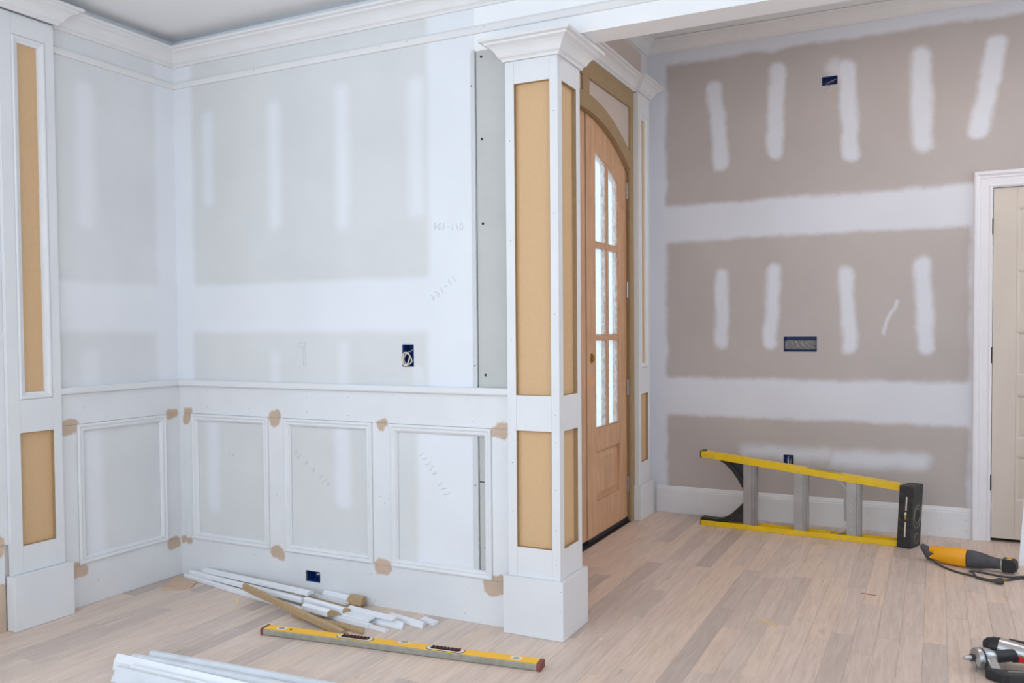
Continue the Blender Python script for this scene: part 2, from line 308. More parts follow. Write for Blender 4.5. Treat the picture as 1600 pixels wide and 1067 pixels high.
# ------------------------------------------------------------------ the setting: shell
def wall_grid(name, ax, front, back, u0_, u1_, z0, z1, holes, m, label):
    us = sorted({u0_, u1_, *[h[0] for h in holes], *[h[1] for h in holes]}); zs = sorted({z0, z1, *[h[2] for h in holes], *[h[3] for h in holes]})
    P = (lambda u, z, d: (u, d, z)) if ax == 'x' else (lambda u, z, d: (d, u, z))
    def solid(i, j):
        if i < 0 or j < 0 or i >= len(us)-1 or j >= len(zs)-1: return False
        cu, cz = (us[i]+us[i+1])/2, (zs[j]+zs[j+1])/2
        return not any(h[0] < cu < h[1] and h[2] < cz < h[3] for h in holes)
    mb = MB()
    for i in range(len(us)-1):
        for j in range(len(zs)-1):
            if not solid(i, j): continue
            a, b_, c, d = us[i], us[i+1], zs[j], zs[j+1]
            for dd in (front, back): mb.add([P(a, c, dd), P(b_, c, dd), P(b_, d, dd), P(a, d, dd)], [(0, 1, 2, 3)])
            for (ii, jj, e) in ((i-1, j, [(a, c), (a, d)]), (i+1, j, [(b_, c), (b_, d)]), (i, j-1, [(a, c), (b_, c)]), (i, j+1, [(a, d), (b_, d)])):
                if not solid(ii, jj):
                    (p, q), (r, s) = e; mb.add([P(p, q, front), P(r, s, front), P(r, s, back), P(p, q, back)], [(0, 1, 2, 3)])
    # weld
    key = {}; v2 = []; mp = []
    for v in mb.v:
        k = tuple(round(x, 5) for x in v)
        if k not in key: key[k] = len(v2); v2.append(v)
        mp.append(key[k])
    mb.v = v2; mb.f = [tuple(mp[i] for i in f) for f in mb.f]
    o = mb.build(name, m, loc=P((u0_+u1_)/2, z0, front)); return struct(o, label, 'wall')

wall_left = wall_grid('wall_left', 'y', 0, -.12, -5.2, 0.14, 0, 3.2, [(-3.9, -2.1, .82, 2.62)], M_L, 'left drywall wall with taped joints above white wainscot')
OUT_W = (1.368, 1.430, 1.082, 1.180)
wall_mid = wall_grid('wall_middle', 'x', 0, .14, -.12, 1.745, 0, 3.2, [OUT_W, (.817, .903, .063, .116)], M_W, 'middle drywall wall with taped joints above three wainscot panels')
strip = MB().box(1.7495, 1.93, .005, .139, .602, 2.398).box(1.7495, 1.93, .005, .139, 0, .597).build('drywall_strip', M_gray, wall_mid, label='bare grey drywall strip with screws beside the column')
B(1.7453, 1.7492, .014, .139, 0, 2.398).build('joint_gap', M_dark, wall_mid)
# corner bead: raised strip with a rounded top
bead = [(1.727, .84), (1.7455, .84), (1.7455, 2.405), (1.738, 2.405), (1.730, 2.40), (1.727, 2.385)]
MB().prism(bead, lambda u, v, h: (u, h, v), .0, -.004).build('corner_bead', M_bead, wall_mid)
MB().box(1.722, 1.7455, -.004, 0, .20, .80).build('corner_bead', M_bead, wall_mid)
def screw(p, ax, par, r=.0058, name='screw', m=None, d=.0012):
    x, y, z = p; pts = []
    n = 10; fn = (lambda a, b, h: (x+a, y-h, z+b)) if ax == 'y' else (lambda a, b, h: (x+h, y+a, z+b))
    MB().prism([(r*math.cos(2*math.pi*k/n), r*math.sin(2*math.pi*k/n)) for k in range(n)], fn, -.0005, d).build(name, m or M_hole, par)
for (x, z) in [(1.774, 2.374), (1.774, 2.034), (1.776, 1.684), (1.782, 1.051), (1.784, .632), (1.787, .572), (1.775, .322)]: screw((x, .005, z), 'y', wall_mid)
for (x, z) in [(1.731, 2.257), (1.735, 1.09), (1.733, .584)]: screw((x, -.004, z), 'y', wall_mid, .003)

wall_header = struct(B(1.745, 5.6, 0, .14, 2.398, 3.2).build('wall_header', mat('white_primed_header', (240, 241, 243), .6, var=.02, vscale=3)), 'white boxed header beam spanning the opening right of the column', 'wall')
wall_far = wall_grid('wall_far', 'x', 2.458, 2.60, 1.6, 5.72, 0, 3.2, [(2.605, 2.805, 1.088, 1.184), (2.830, 2.921, 2.726, 2.780), (2.606, 2.668, .335, .434), (3.752, 4.53, 0, 2.032)], M_R, 'far foyer drywall wall with long joint compound strokes')
# entry wall with the arched opening
YC, OP = 1.32, .766
def arch(y, apex=2.466, R=1.40): return apex - R + math.sqrt(R*R-(y-YC)**2)
def arch_up(y): return arch(y, 2.557, 1.49)
def strip_plate(mb, x0, x1, ya, yb, lo, hi, n=24):
    secs = []
    for i in range(n+1):
        y = ya+(yb-ya)*i/n; secs.append([(x0, y, lo(y)), (x1, y, lo(y)), (x1, y, hi(y)), (x0, y, hi(y))])
    return mb.loft(secs)
XW = 1.712
e = MB().box(1.60, XW, .14, YC-OP-.012, 0, 3.2).box(1.60, XW, YC+OP+.012, 2.458, 0, 3.2)
strip_plate(e, 1.60, XW, YC-OP-.012, YC+OP+.012, lambda y: arch(max(min(y, YC+OP), YC-OP))+.012, lambda y: 3.2)
wall_entry = struct(e.build('wall_entry', M_entry), 'entry wall of the foyer holding the arched front door', 'wall')
wall_right = wall_grid('wall_right', 'y', 5.6, 5.72, -5.2, 2.458, 0, 3.2, [(.5, 2.1, .8, 2.5), (-3.5, -1.7, .82, 2.62)], M_wallplain, 'plain right wall of the room and foyer')
wall_rear = wall_grid('wall_rear', 'x', -5.2, -5.32, -.12, 5.72, 0, 3.2, [(.5, 2.5, .82, 2.62), (3.2, 5.2, .82, 2.62)], M_wallplain, 'plain rear wall with two tall window openings')
struct(B(-.12, 5.72, -5.32, 0, 2.705, 2.80).build('ceiling', M_ceil), 'smooth white ceiling above the crown moulding', 'ceiling')
struct(B(1.6, 5.72, .14, 2.60, 3.155, 3.25).build('ceiling', M_ceil), 'higher white ceiling over the foyer', 'ceiling')
struct(B(-9, 9, -9, 9, -.42, -.40).build('ground', mat('pale_concrete', (190, 188, 182), .9)), 'pale concrete ground outside the house', 'ground')

# floor: subfloor and oak planks running in depth
floor = struct(B(-.12, 5.72, -5.32, 2.60, -.10, -.016).build('floor', mat('dark_subfloor', (92, 74, 60), .9)), 'sanded oak plank floor before finishing', 'floor')
PW = .0835
def plank(mb, x, y0, y1):
    g, c = .0002, .0007; a, b_ = x+g, x+PW-g; d0, d1 = y0+g, y1-g
    vs = [(a, d0, -.0158), (b_, d0, -.0158), (b_, d1, -.0158), (a, d1, -.0158), (a, d0, -c), (b_, d0, -c), (b_, d1, -c), (a, d1, -c), (a+c, d0+c, 0), (b_-c, d0+c, 0), (b_-c, d1-c, 0), (a+c, d1-c, 0)]
    fs = [(0, 3, 2, 1)]
    for k in range(4): fs.append((k, (k+1) % 4, 4+(k+1) % 4, 4+k)); fs.append((4+k, 4+(k+1) % 4, 8+(k+1) % 4, 8+k))
    fs.append((8, 9, 10, 11)); return mb.add(vs, fs)
rest = MB(); nplank = 0
X0 = 3.2655 - PW*40
for k in range(0, 70):
    x = X0 + PW*k
    if x > 5.62: break
    ymax = 2.50 if x > 1.60 else .10
    y = -5.3 + random.random()*.5; rest_y0 = -5.31
    rng = random.Random(100+k)
    while y < ymax:
        ln = rng.choice((.45, .6, .75, .9, 1.05, 1.2))*(.9+.25*rng.random()); y1 = min(y+ln, ymax)
        if ymax-y1 < .15: y1 = ymax
        # in view: right of the left frame edge, in front of the lower frame edge
        cxm, cym = x+PW/2, y1
        dep = (cxm-CAMP[0])*vf.x + (cym-CAMP[1])*vf.y; lat = (cxm-CAMP[0])*r2.x + (cym-CAMP[1])*r2.y
        if dep > 2.75 and abs(lat)/dep < .66:
            plank(MB(), x, y, y1).build('plank', M_floor, floor); nplank += 1
        else: plank(rest, x, y, y1)
        y = y1
rs = rest.build('plank_field', M_floor, floor); rs['kind'] = 'stuff'

# ------------------------------------------------------------------ mouldings
CROWN = [(0, 0), (.010, 0), (.010, .008), (.015, .013), (.020, .015), (.024, .021), (.029, .031), (.037, .042), (.048, .052), (.060, .058), (.064, .060), (.066, .066), (.074, .069), (.080, .069), (.083, .073), (.083, .080), (0, .080)]
def run(path, prof, z0, name, m, parent, ends=(0, 0)):
    """mitred moulding along a wall path; profile (out, up), out is to the right of travel; each straight run is its own piece"""
    P = [Vector((p[0], p[1])) for p in path]; nrm = []
    for a, b_ in zip(P, P[1:]):
        d = (b_-a).normalized(); nrm.append(Vector((d.y, -d.x)))
    def mit(i):
        if i == 0: return nrm[0]
        if i == len(P)-1: return nrm[-1]
        a, b_ = nrm[i-1], nrm[i]; s = a+b_
        return s/ (1+a.dot(b_))
    for i in range(len(P)-1):
        mb = MB(); A, Bb = mit(i), mit(i+1)
        mb.loft([[(P[i].x+A.x*o, P[i].y+A.y*o, z0+z) for o, z in prof], [(P[i+1].x+Bb.x*o, P[i+1].y+Bb.y*o, z0+z) for o, z in prof]])
        mb.build(name, m, parent)
def frame(rect, prof, fn, name, m, parent, sides='LTRB'):
    """mitred picture-frame moulding; profile (inset from the outer edge, height)"""
    a, b_, c, d = rect
    cor = [(a, c, 1, 1), (a, d, 1, -1), (b_, d, -1, -1), (b_, c, -1, 1)]
    for k, s in enumerate('LTRB'):
        if s not in sides: continue
        p, q = cor[k], cor[(k+1) % 4]
        MB().loft([[fn(p[0]+p[2]*o, p[1]+p[3]*o, h) for o, h in prof], [fn(q[0]+q[2]*o, q[1]+q[3]*o, h) for o, h in prof]]).build(name, m, parent)
LB = .010
crown = thing('trim_1', 'white crown moulding around the main room under the ceiling', 'crown moulding', (0, 0, 2.575), kind='structure')
run([(0, -4.6), (0, -.918), (.045, -.918), (.045, -.675), (0, -.675), (0, 0), (5.6, 0)], CROWN, 2.575, 'crown_moulding', M_crown, crown)
band = thing('trim_2', 'narrow white picture rail below the crown moulding', 'picture rail', (0, 0, 2.468), kind='structure')
run([(0, -.677), (0, 0), (5.6, 0)], [(0, 0), (.010, 0), (.012, .004), (.012, .024), (.008, .030), (.004, .035), (0, .035)], 2.468, 'rail', M_crown, band)
# wainscot on the middle wall
fW = lambda u, v, h: (u, -h, v)
fL = lambda u, v, h: (h, u, v)
PANELM = [(0, 0), (0, .014), (.004, .019), (.010, .020), (.014, .016), (.019, .014), (.024, .017), (.029, .015), (.033, .009), (.036, .006), (.036, 0)]
wa = thing('trim_3', 'white board wainscot with three moulded panels on the middle wall', 'wainscot', (.95, 0, 0), kind='structure')
wall_grid_holes = (.817, .903, .063, .116)
def board(x0, x1, z0, z1, par, m, nm): MB().box(x0, x1, -LB, -.0002, z0, z1).build(nm, m, par, bevel=.0012)
hx0, hx1, hz0, hz1 = wall_grid_holes
base = MB().box(.010, hx0, -LB, -.0002, .0005, .190).box(hx1, 1.888, -LB, -.0002, .0005, .190).box(hx0, hx1, -LB, -.0002, .0005, hz0).box(hx0, hx1, -LB, -.0002, hz1, .190)
base.build('bottom_rail', M_wainW, wa)
board(.010, 1.908, .830, .968, wa, M_wainW, 'top_rail')
for (a, b_) in ((.010, .040), (.0405, .095), (.602, .698), (1.210, 1.305), (1.816, 1.9)): board(a, b_, .1904, .8296, wa, M_wainW, 'stile')
for (a, b_) in ((.096, .601), (.699, 1.209), (1.306, 1.815)):
    frame((a, b_, .191, .829), PANELM, lambda u, v, h: (u, -h-.0004, v), 'panel_moulding', M_primer, wa)
RAILP = [(0, 0), (.024, 0), (.028, .003), (.030, .008), (.030, .026), (.027, .030), (0, .030)]
cr = thing('trim_4', 'white chair rail capping the wainscot', 'chair rail', (0, 0, .969), kind='structure')
run([(0, -.677), (0, 0), (1.908, 0)], RAILP, .969, 'rail', M_primer, cr)
wl = thing('trim_5', 'white board wainscot with one moulded panel on the left wall', 'wainscot', (0, -.34, 0), kind='structure')
def boardL(y0, y1, z0, z1, nm): MB().box(.0002, LB, y0, y1, z0, z1).build(nm, M_wainL, wl, bevel=.0012)
boardL(-.659, -.0005, .0005, .190, 'bottom_rail'); boardL(-.676, -.0005, .830, .968, 'top_rail'); boardL(-.676, -.592, .1904, .8296, 'stile'); boardL(-.096, -.0005, .1904, .8296, 'stile')
boardL(-1.7, -.935, .0005, .36, 'bottom_rail'); boardL(-1.03, -.918, .361, 2.57, 'stile')
frame((-.591, -.097, .191, .829), PANELM, lambda u, v, h: (h+.0004, u, v), 'panel_moulding', M_primer, wl)
# tiny nail holes
def dots(pts, ax, par, r=.0016):
    mb = MB()
    for (x, y, z) in pts:
        fn = (lambda a, b_, h: (x+a, y-h, z+b_)) if ax == 'y' else (lambda a, b_, h: (x+h, y+a, z+b_))
        mb.prism([(r*math.cos(2*math.pi*k/6), r*math.sin(2*math.pi*k/6)) for k in range(6)], fn, -.0006, .0004)
    o = mb.build('nail_holes', M_hole, par); o['kind'] = 'stuff'
rg = random.Random(5)
dots([(x+rg.uniform(-.02, .02), -LB, z+rg.uniform(-.008, .008)) for x in (.2, .47, .82, 1.08, 1.37, 1.60, 1.72) for z in (.86, .94)] +
     [(x+rg.uniform(-.02, .02), -LB, z+rg.uniform(-.01, .01)) for x in (.25, .5, .95, 1.2, 1.45, 1.7) for z in (.03, .15)] + [(.65, -LB, .46), (1.25, -LB, .50), (1.27, -LB, .47), (.66, -LB, .70)], 'y', wa)
dots([(LB, -.55, .90), (LB, -.25, .93), (LB, -.5, .10), (LB, -.2, .05)], 'x', wl)
dots([(x, -.0145, 2.60+rg.uniform(-.004, .01)) for x in ()] + [(x, -.0125, 2.488) for x in (.15, .55, .9, 1.1, 1.28, 1.42, 1.8)], 'y', band)
# pencil marks on the drywall, as thin strokes of graphite on the surface
def pencil(par, strokes, fn, r=.0007):
    mb = MB()
    for st in strokes: mb.tube([fn(u, v) for u, v in st], r, 4)
    mb.build('pencil_mark', M_pencil, par, label='faint pencil writing')
def glyphs(txt, ox, oz, hgt, adv, ang, mirror=True):
    G = {'0': [[(.5, 0), (.15, .2), (.1, .7), (.4, 1), (.7, .75), (.7, .25), (.5, 0)]], '1': [[(.45, 0), (.45, 1)]], '4': [[(.6, 0), (.6, 1), (.1, .35), (.85, .35)]], '6': [[(.7, 1), (.25, .6), (.15, .2), (.45, 0), (.7, .25), (.45, .5), (.2, .3)]],
         '-': [[(.1, .5), (.8, .5)]], '/': [[(.1, 0), (.7, 1)]], '2': [[(.15, .8), (.45, 1), (.7, .75), (.1, 0), (.75, 0)]], 'x': [[(.1, .1), (.7, .9)], [(.1, .9), (.7, .1)]], '5': [[(.7, 1), (.2, 1), (.2, .55), (.6, .5), (.65, .15), (.15, 0)]],
         'k': [[(.2, 0), (.2, 1)], [(.7, .9), (.2, .45), (.75, 0)]], 'h': [[(.2, 0), (.2, 1)], [(.2, .45), (.5, .6), (.6, 0)]], 'd': [[(.65, 1), (.65, 0), (.2, .1), (.2, .45), (.65, .4)]], '"': [[(.2, 1), (.2, .7)], [(.4, 1), (.4, .7)]], ' ': []}
    out = []; c, s = math.cos(ang), math.sin(ang)
    n = len(txt)
    for i, ch in enumerate(txt):
        for st in G[ch]:
            q = []
            for (a, b_) in st:
                u = (i*adv + a*hgt*.7); 
                if mirror: u = n*adv - u
                v = b_*hgt; q.append((ox+u*c-v*s, oz+u*s+v*c))
            out.append(q)
    return out
pW = lambda u, v: (u, -.0004, v)
pencil(wall_mid, glyphs('0/1-104', 1.535, 1.672, .030, .021, -.08), pW)
pencil(wall_mid, glyphs('11-164', 1.527, 1.36, .030, .026, .62), pW)
pencil(wall_mid, glyphs('1/25x 1/2', 1.45, .70, .028, .026, -.92, False), pW)
pencil(wall_mid, glyphs('02 x 4 1/4', .745, .66, .028, .026, -.62, False), pW)
pencil(wall_mid, [[(.785, 1.185), (.825, 1.187), (.826, 1.168), (.788, 1.166), (.785, 1.185)], [(.815, 1.166), (.816, 1.078)], [(.827, 1.168), (.828, 1.076), (.816, 1.078)]], pW)
pencil(wall_mid, glyphs('2x', .33, .63, .026, .024, -.3, False), pW)

# ------------------------------------------------------------------ columns and pilasters
def plate(fn, u0_, u1_, v0, v1, h0, h1, name, m, par, bev=.0012):
    MB().prism([(u0_, v0), (u1_, v0), (u1_, v1), (u0_, v1)], fn, h0, h1).build(name, m, par, bevel=bev)
def paneled_face(par, fn, u0_, u1_, so, si, zs, ztop, mould=None, t=.018, frame_m=None):
    """boards framing recessed mdf panels; zs = (base, low0, low1, up0, up1, top); so and si are the inner edges of the stiles"""
    fm = frame_m or M_primer
    base, l0, l1, a0, a1, top = zs
    plate(fn, u0_, so, base, top, -t, 0, 'stile', fm, par); plate(fn, si, u1_, base, top, -t, 0, 'stile', fm, par)
    for (z0, z1) in ((base, l0), (l1, a0), (a1, top)): plate(fn, so+.0002, si-.0002, z0, z1, -t, -.0003, 'rail', fm, par)
    for (z0, z1) in ((l0, l1), (a0, a1)): plate(fn, so, si, z0, z1, -t-.004, -t+.0004, 'panel', M_mdf, par, 0)
    e_ = .0014
    for (z0, z1) in ((l0, l1), (a0, a1)):
        if mould and z0 == a0: continue
        plate(fn, so+.0001, so+e_, z0+.0001, z1-.0001, -t+.0006, -.0006, 'raw_edge', M_mdfdark, par, 0); plate(fn, si-e_, si-.0001, z0+.0001, z1-.0001, -t+.0006, -.0006, 'raw_edge', M_mdfdark, par, 0)
        plate(fn, so+e_, si-e_, z0+.0001, z0+e_, -t+.0006, -.0006, 'raw_edge', M_mdfdark, par, 0); plate(fn, so+e_, si-e_, z1-e_, z1-.0001, -t+.0006, -.0006, 'raw_edge', M_mdfdark, par, 0)
    if mould:
        frame((so+.001, si-.001, a0+.001, a1-.001), mould, lambda u, v, h: fn(u, v, h-t+.0006), 'panel_moulding', M_primer, par)
PILM = [(0, 0), (0, .017), (.006, .021), (.012, .020), (.018, .014), (.024, .011), (.029, .010), (.030, .006), (.030, 0)]
colm = thing('column', 'square white boarded column with tan inset panels in the room\'s centre', 'column', (2.024, .0715, 0))
CX0, CX1, CY0, CY1 = 1.909, 2.139, -.045, .188
ZS = (.236, .357, .832, .975, 2.225, 2.315)
B(CX0+.0182, CX1-.0182, CY0+.0182, CY1-.0182, .0, 2.397).build('core', M_mdf, colm)
paneled_face(colm, lambda u, v, h: (u, CY0-h, v), CX0, CX1, 1.948, 2.104, ZS, 0)
paneled_face(colm, lambda u, v, h: (CX1+h, u, v), CY0+.0185, CY1-.0185, -.002, .147, ZS, 0)
paneled_face(colm, lambda u, v, h: (u, CY1+h, v), CX0, CX1, 1.948, 2.104, ZS, 0)
plate(lambda u, v, h: (CX0-h, u, v), CY0+.0185, -.0115, .236, 2.315, -.018, 0, 'stile', M_primer, colm)
plate(lambda u, v, h: (CX0-h, u, v), .1405, CY1-.0185, .236, 2.315, -.018, 0, 'stile', M_primer, colm)
PX0, PX1, PY0, PY1 = 1.891, 2.157, -.0625, .206
for (n, a) in (('plinth_board', (PX0, PX1, PY0, PY0+.0172)), ('plinth_board', (PX1-.0175, PX1, PY0+.0175, PY1-.0175)), ('plinth_board', (PX0, PX1, PY1-.0172, PY1)), ('plinth_board', (PX0, PX0+.0175, PY0+.0175, -.0105)), ('plinth_board', (PX0, PX0+.0175, .1405, PY1-.0175))):
    MB().box(a[0], a[1], a[2], a[3], .0008, .237).build(n, M_primer, colm, bevel=.0015)
for (n, a) in (('frieze', (CX0, CX1, CY0, CY0+.0178)), ('frieze', (CX1-.018, CX1, CY0+.0181, CY1)), ('frieze', (CX0, CX0+.0178, CY0+.0181, -.0005))):
    MB().box(a[0], a[1], a[2], a[3], 2.3155, 2.397).build(n, M_primer, colm)
run([(CX0, -.001), (CX0, CY0), (CX1, CY0), (CX1, CY1), (CX0, CY1), (CX0, .141)], CROWN, 2.3155, 'capital_moulding', M_crown, colm)
dots([(CX0+.02, CY0-.0005, z) for z in (.5, .7, 1.2, 1.6, 2.0)] + [(CX1-.018, CY0-.0005, z) for z in (.3, .44, .6, .79, .9, 1.3, 1.7, 2.1)] + [(PX1-.01, PY0, z) for z in (.12, .2)], 'y', colm)

pil = thing('pilaster', 'white boarded pilaster with tan inset panels on the left wall', 'pilaster', (0, -.795, 0))
PF = .031
B(.0005, PF-.0186, -.913, -.679, .0, 2.57).build('core', M_mdf, pil)
paneled_face(pil, lambda u, v, h: (PF+h, u, v), -.915, -.677, -.868, -.717, (.229, .344, .822, .961, 2.487, 2.574), 0, mould=PILM)
B(.0106, PF-.0005, -.9185, -.9153, .2295, 2.57).build('side_board', M_primer, pil)
MB().box(.046, .065, -.9305, -.660, .0008, .229).build('plinth_board', M_primer, pil, bevel=.0015)
MB().box(.0105, .0455, -.9305, -.912, .0008, .229).build('plinth_board', M_primer, pil, bevel=.0015)
MB().box(.0105, .0455, -.679, -.660, .0008, .229).build('plinth_board', M_primer, pil, bevel=.0015)

B(.0316, .0455, -.9115, -.6795, .20, .2285).build('plinth_lid', M_primer, pil)
def door_pilaster(y0, y1, label):
    p = thing('door_pilaster', label, 'pilaster', (1.735, (y0+y1)/2, 0), 'pilasters either side of the front door')
    f = lambda u, v, h: (1.757+h, u, v)
    B(XW+.0005, 1.757-.0186, y0+.002, y1-.002, 0, 2.75).build('core', M_primer, p)
    B(XW+.0006, 1.757-.0184, y0, y0+.0015, .0, 2.75).build('side_board', M_primer, p)
    paneled_face(p, f, y0, y1, y0+.044, y1-.044, (.226, .372, .818, .985, 2.625, 2.7545), 0, mould=PILM)
    MB().box(1.7572, 1.773, y0-.018, y1+.018, .0008, .226).build('plinth_board', M_primer, p, bevel=.0015)
    MB().box(XW+.0135, 1.757, y0-.018, y0-.0005, .0008, .226).build('plinth_board', M_primer, p, bevel=.0015)
door_pilaster(2.137, 2.372, 'slim white pilaster with tan panels on the far side of the front door')
door_pilaster(.268, .503, 'slim white pilaster on the near side of the front door, behind the column')

# ------------------------------------------------------------------ front door surround and double arched door
sur = thing('trim_6', 'brown mdf surround with an arch and two spandrel openings over the front door', 'door surround', (1.72, YC, 0), kind='structure')
XM = 1.725
def mb_box(*a): return MB().box(*a)
mb_box(XW+.0004, XM, 2.072, 2.136, .0, 2.644).build('stile', M_mdfdark, sur); mb_box(XW+.0004, XM, .504, .568, .0, 2.644).build('stile', M_mdfdark, sur)
mb_box(XW+.0004, XM, .504, 2.136, 2.645, 2.755).build('head_rail', M_mdfdark, sur)
strip_plate(MB(), XW+.0004, XM, 1.268, 1.364, lambda y: arch_up(y)+.0004, lambda y: 2.6446, 4).build('centre_stile', M_mdfdark, sur)
strip_plate(MB(), XW+.0004, XM, .5685, 2.0715, lambda y: arch(y), lambda y: arch_up(y), 40).build('arch_band', M_mdfdark, sur)
JX0 = 1.64
strip_plate(MB(), JX0, XM-.0006, YC-OP, YC+OP, lambda y: arch(y)-.0002, lambda y: arch(y)+.0115, 40).build('arch_jamb', M_mdfdark, sur)
mb_box(JX0, XM-.0006, YC+OP, YC+OP+.0115, .0, arch(YC+OP)).build('side_jamb', M_mdfdark, sur); mb_box(JX0, XM-.0006, YC-OP-.0115, YC-OP, .0, arch(YC+OP)).build('side_jamb', M_mdfdark, sur)
hc = thing('trim_7', 'white crown moulding over the front door surround, stepping out at the pilasters', 'crown moulding', (1.725, YC, 2.755), kind='structure')
run([(1.7255, .145), (1.7255, .268), (1.757, .268), (1.757, .503), (1.7255, .503), (1.7255, 2.137), (1.757, 2.137), (1.757, 2.372), (1.7255, 2.372), (1.7255, 2.456)], CROWN, 2.7555, 'crown_moulding', M_crown, hc)
mb_box(XW+.0003, 1.7253, .145, 2.456, 2.7558, 2.835).build('backing_board', M_primer, hc)
fc = thing('trim_8', 'white crown moulding around the foyer under its high ceiling', 'crown moulding', (XW, 2.458, 3.072), kind='structure')
run([(XW, .145), (XW, 2.458), (5.6, 2.458), (5.6, .145)], CROWN, 3.0725, 'crown_moulding', M_crown, fc)

door = thing('door_1', 'arched double front door of raw wood with textured glass panes', 'door', (1.67, YC, 0), kind='structure')
XF, XB = 1.692, 1.647
def leaf(y0, y1, lockside):
    """a leaf between y0 (meeting stile) and y1 (hinge side)"""
    s = 1 if y1 > y0 else -1
    Y = lambda a: y0+s*a
    lf = mb_box(XB, XF, *sorted((Y(0), Y(.145))), .030, 2.0).build('door_leaf', M_doorwood, door)
    def part(nm, a, b_, z0, z1, xb=XB, xf=XF, m=M_doorwood, bev=.001): 
        return MB().box(xb, xf, *sorted((Y(a), Y(b_))), z0, z1).build(nm, m, lf, bevel=bev)
    W_ = abs(y1-y0); g0, g1 = .146, W_-.148; mc0, mc1 = .341, .374
    gt = lambda y: arch(y)-.178
    strip_plate(MB(), XB, XF, *sorted((Y(0), Y(.145))), lambda y: 2.0005, lambda y: arch(y)-.004, 8).build('stile_head', M_doorwood, lf)
    part('hinge_stile', g1+.001, W_-.001, .030, 2.0); strip_plate(MB(), XB, XF, *sorted((Y(g1+.001), Y(W_-.001))), lambda y: 2.0005, lambda y: arch(y)-.004, 8).build('stile_head', M_doorwood, lf)
    part('bottom_rail', g0, g1, .030, .228); part('lock_rail', g0, g1, .523, .655)
    strip_plate(MB(), XB, XF, *sorted((Y(g0), Y(g1))), gt, lambda y: arch(y)-.004, 20).build('arched_head', M_doorwood, lf)
    # glazing bars
    strip_plate(MB(), XB+.004, XF-.004, *sorted((Y(mc0), Y(mc1))), lambda y: .6555, lambda y: gt(y)-.0005, 3).build('glazing_bar', M_doorwood, lf)
    for (z0, z1) in ((1.172, 1.203), (1.717, 1.748)):
        part('glazing_bar', g0, mc0-.0005, z0, z1, XB+.004, XF-.004); part('glazing_bar', mc1+.0005, g1, z0, z1, XB+.004, XF-.004)
    for (a, b_) in ((g0+.0005, mc0-.001), (mc1+.001, g1-.0005)):
        for (z0, z1) in ((.6565, 1.171), (1.204, 1.716), (1.749, None)):
            if z1: part('pane', a, b_, z0, z1, 1.677, 1.681, M_glass, 0)
            else: strip_plate(MB(), 1.677, 1.681, *sorted((Y(a), Y(b_))), lambda y: z0, lambda y: gt(y)-.001, 8).build('pane', M_glass, lf)
            # glazing bead around each pane
            top = (z1 or 2.0)
            for (c, d) in ((a, a+.006), (b_-.006, b_)):
                if z1: part('glazing_bead', c, d, z0, z1, 1.6815, 1.6865, bev=.0008)
                else: strip_plate(MB(), 1.6815, 1.6865, *sorted((Y(c), Y(d))), lambda y: z0, lambda y: gt(y)-.001, 2).build('glazing_bead', M_doorwood, lf)
            part('glazing_bead', a+.0065, b_-.0065, z0, z0+.006, 1.6815, 1.6865, bev=.0008)
    # raised panel
    part('panel_ground', g0+.0005, g1-.0005, .2285, .5225, XB+.012, XF-.016)
    pr = [(.014, XF-.0158), (.045, XF-.004)]
    a, b_, c, d = g0+.0005, g1-.0005, .2285, .5225
    secs = [[(x, Y(a+o), c+o), (x, Y(b_-o), c+o), (x, Y(b_-o), d-o), (x, Y(a+o), d-o)] for o, x in pr]
    MB().loft(secs).build('raised_panel', M_doorwood, lf)
    part('door_sweep', 0, W_-.001, .004, .0295, XB+.005, XF+.004, M_black, 0)
    if lockside:
        yl = Y(.072); n = 16
        ell = lambda ry, rz, zc: [(yl+ry*math.cos(2*math.pi*k/n), zc+rz*math.sin(2*math.pi*k/n)) for k in range(n)]
        f = lambda u, v, h: (XF+h, u, v)
        MB().prism(ell(.022, .030, 1.072), f, .0002, .005).build('lock_plate', M_brass, lf, bevel=.0015); MB().prism(ell(.013, .016, 1.072), f, .005, .016).build('lock_cylinder', M_brass, lf, bevel=.002)
        MB().prism(ell(.024, .027, .932), f, .0002, .0012).build('bore_hole', mat('orange_hole_light', (240, 170, 110), .6), lf)  # orange light in the bore hole, painted as a flat coloured disc
        for z in (2.12, 1.49, .866, .241):
            h = MB().box(1.697, 1.7235, y1-.0035, y1-.0005, z-.048, z+.048); h.tube([(1.7, y1-.006, z-.05), (1.7, y1-.006, z+.05)], .0055, 8).build('hinge', M_steel, door)
    return lf
leaf(1.387, YC+OP-.001, True)
leaf(1.253, YC-OP+.001, False)
B(1.65, 1.684, 1.3757, 1.3868, .03, 2.45).build('seam_blackout', M_black, door)  # black strips added behind both seams to block daylight and keep them dark
B(1.65, 1.684, 1.2532, 1.2643, .03, 2.45).build('seam_blackout', M_black, door)
strip_plate(MB(), XB, XF-.002, 1.2645, 1.3755, lambda y: .03, lambda y: arch(y)-.004, 4).build('meeting_post', M_doorwood, door, bevel=.001)
mb_box(1.63, 1.716, YC-OP, YC+OP, .0005, .0035).build('threshold', M_black, door)

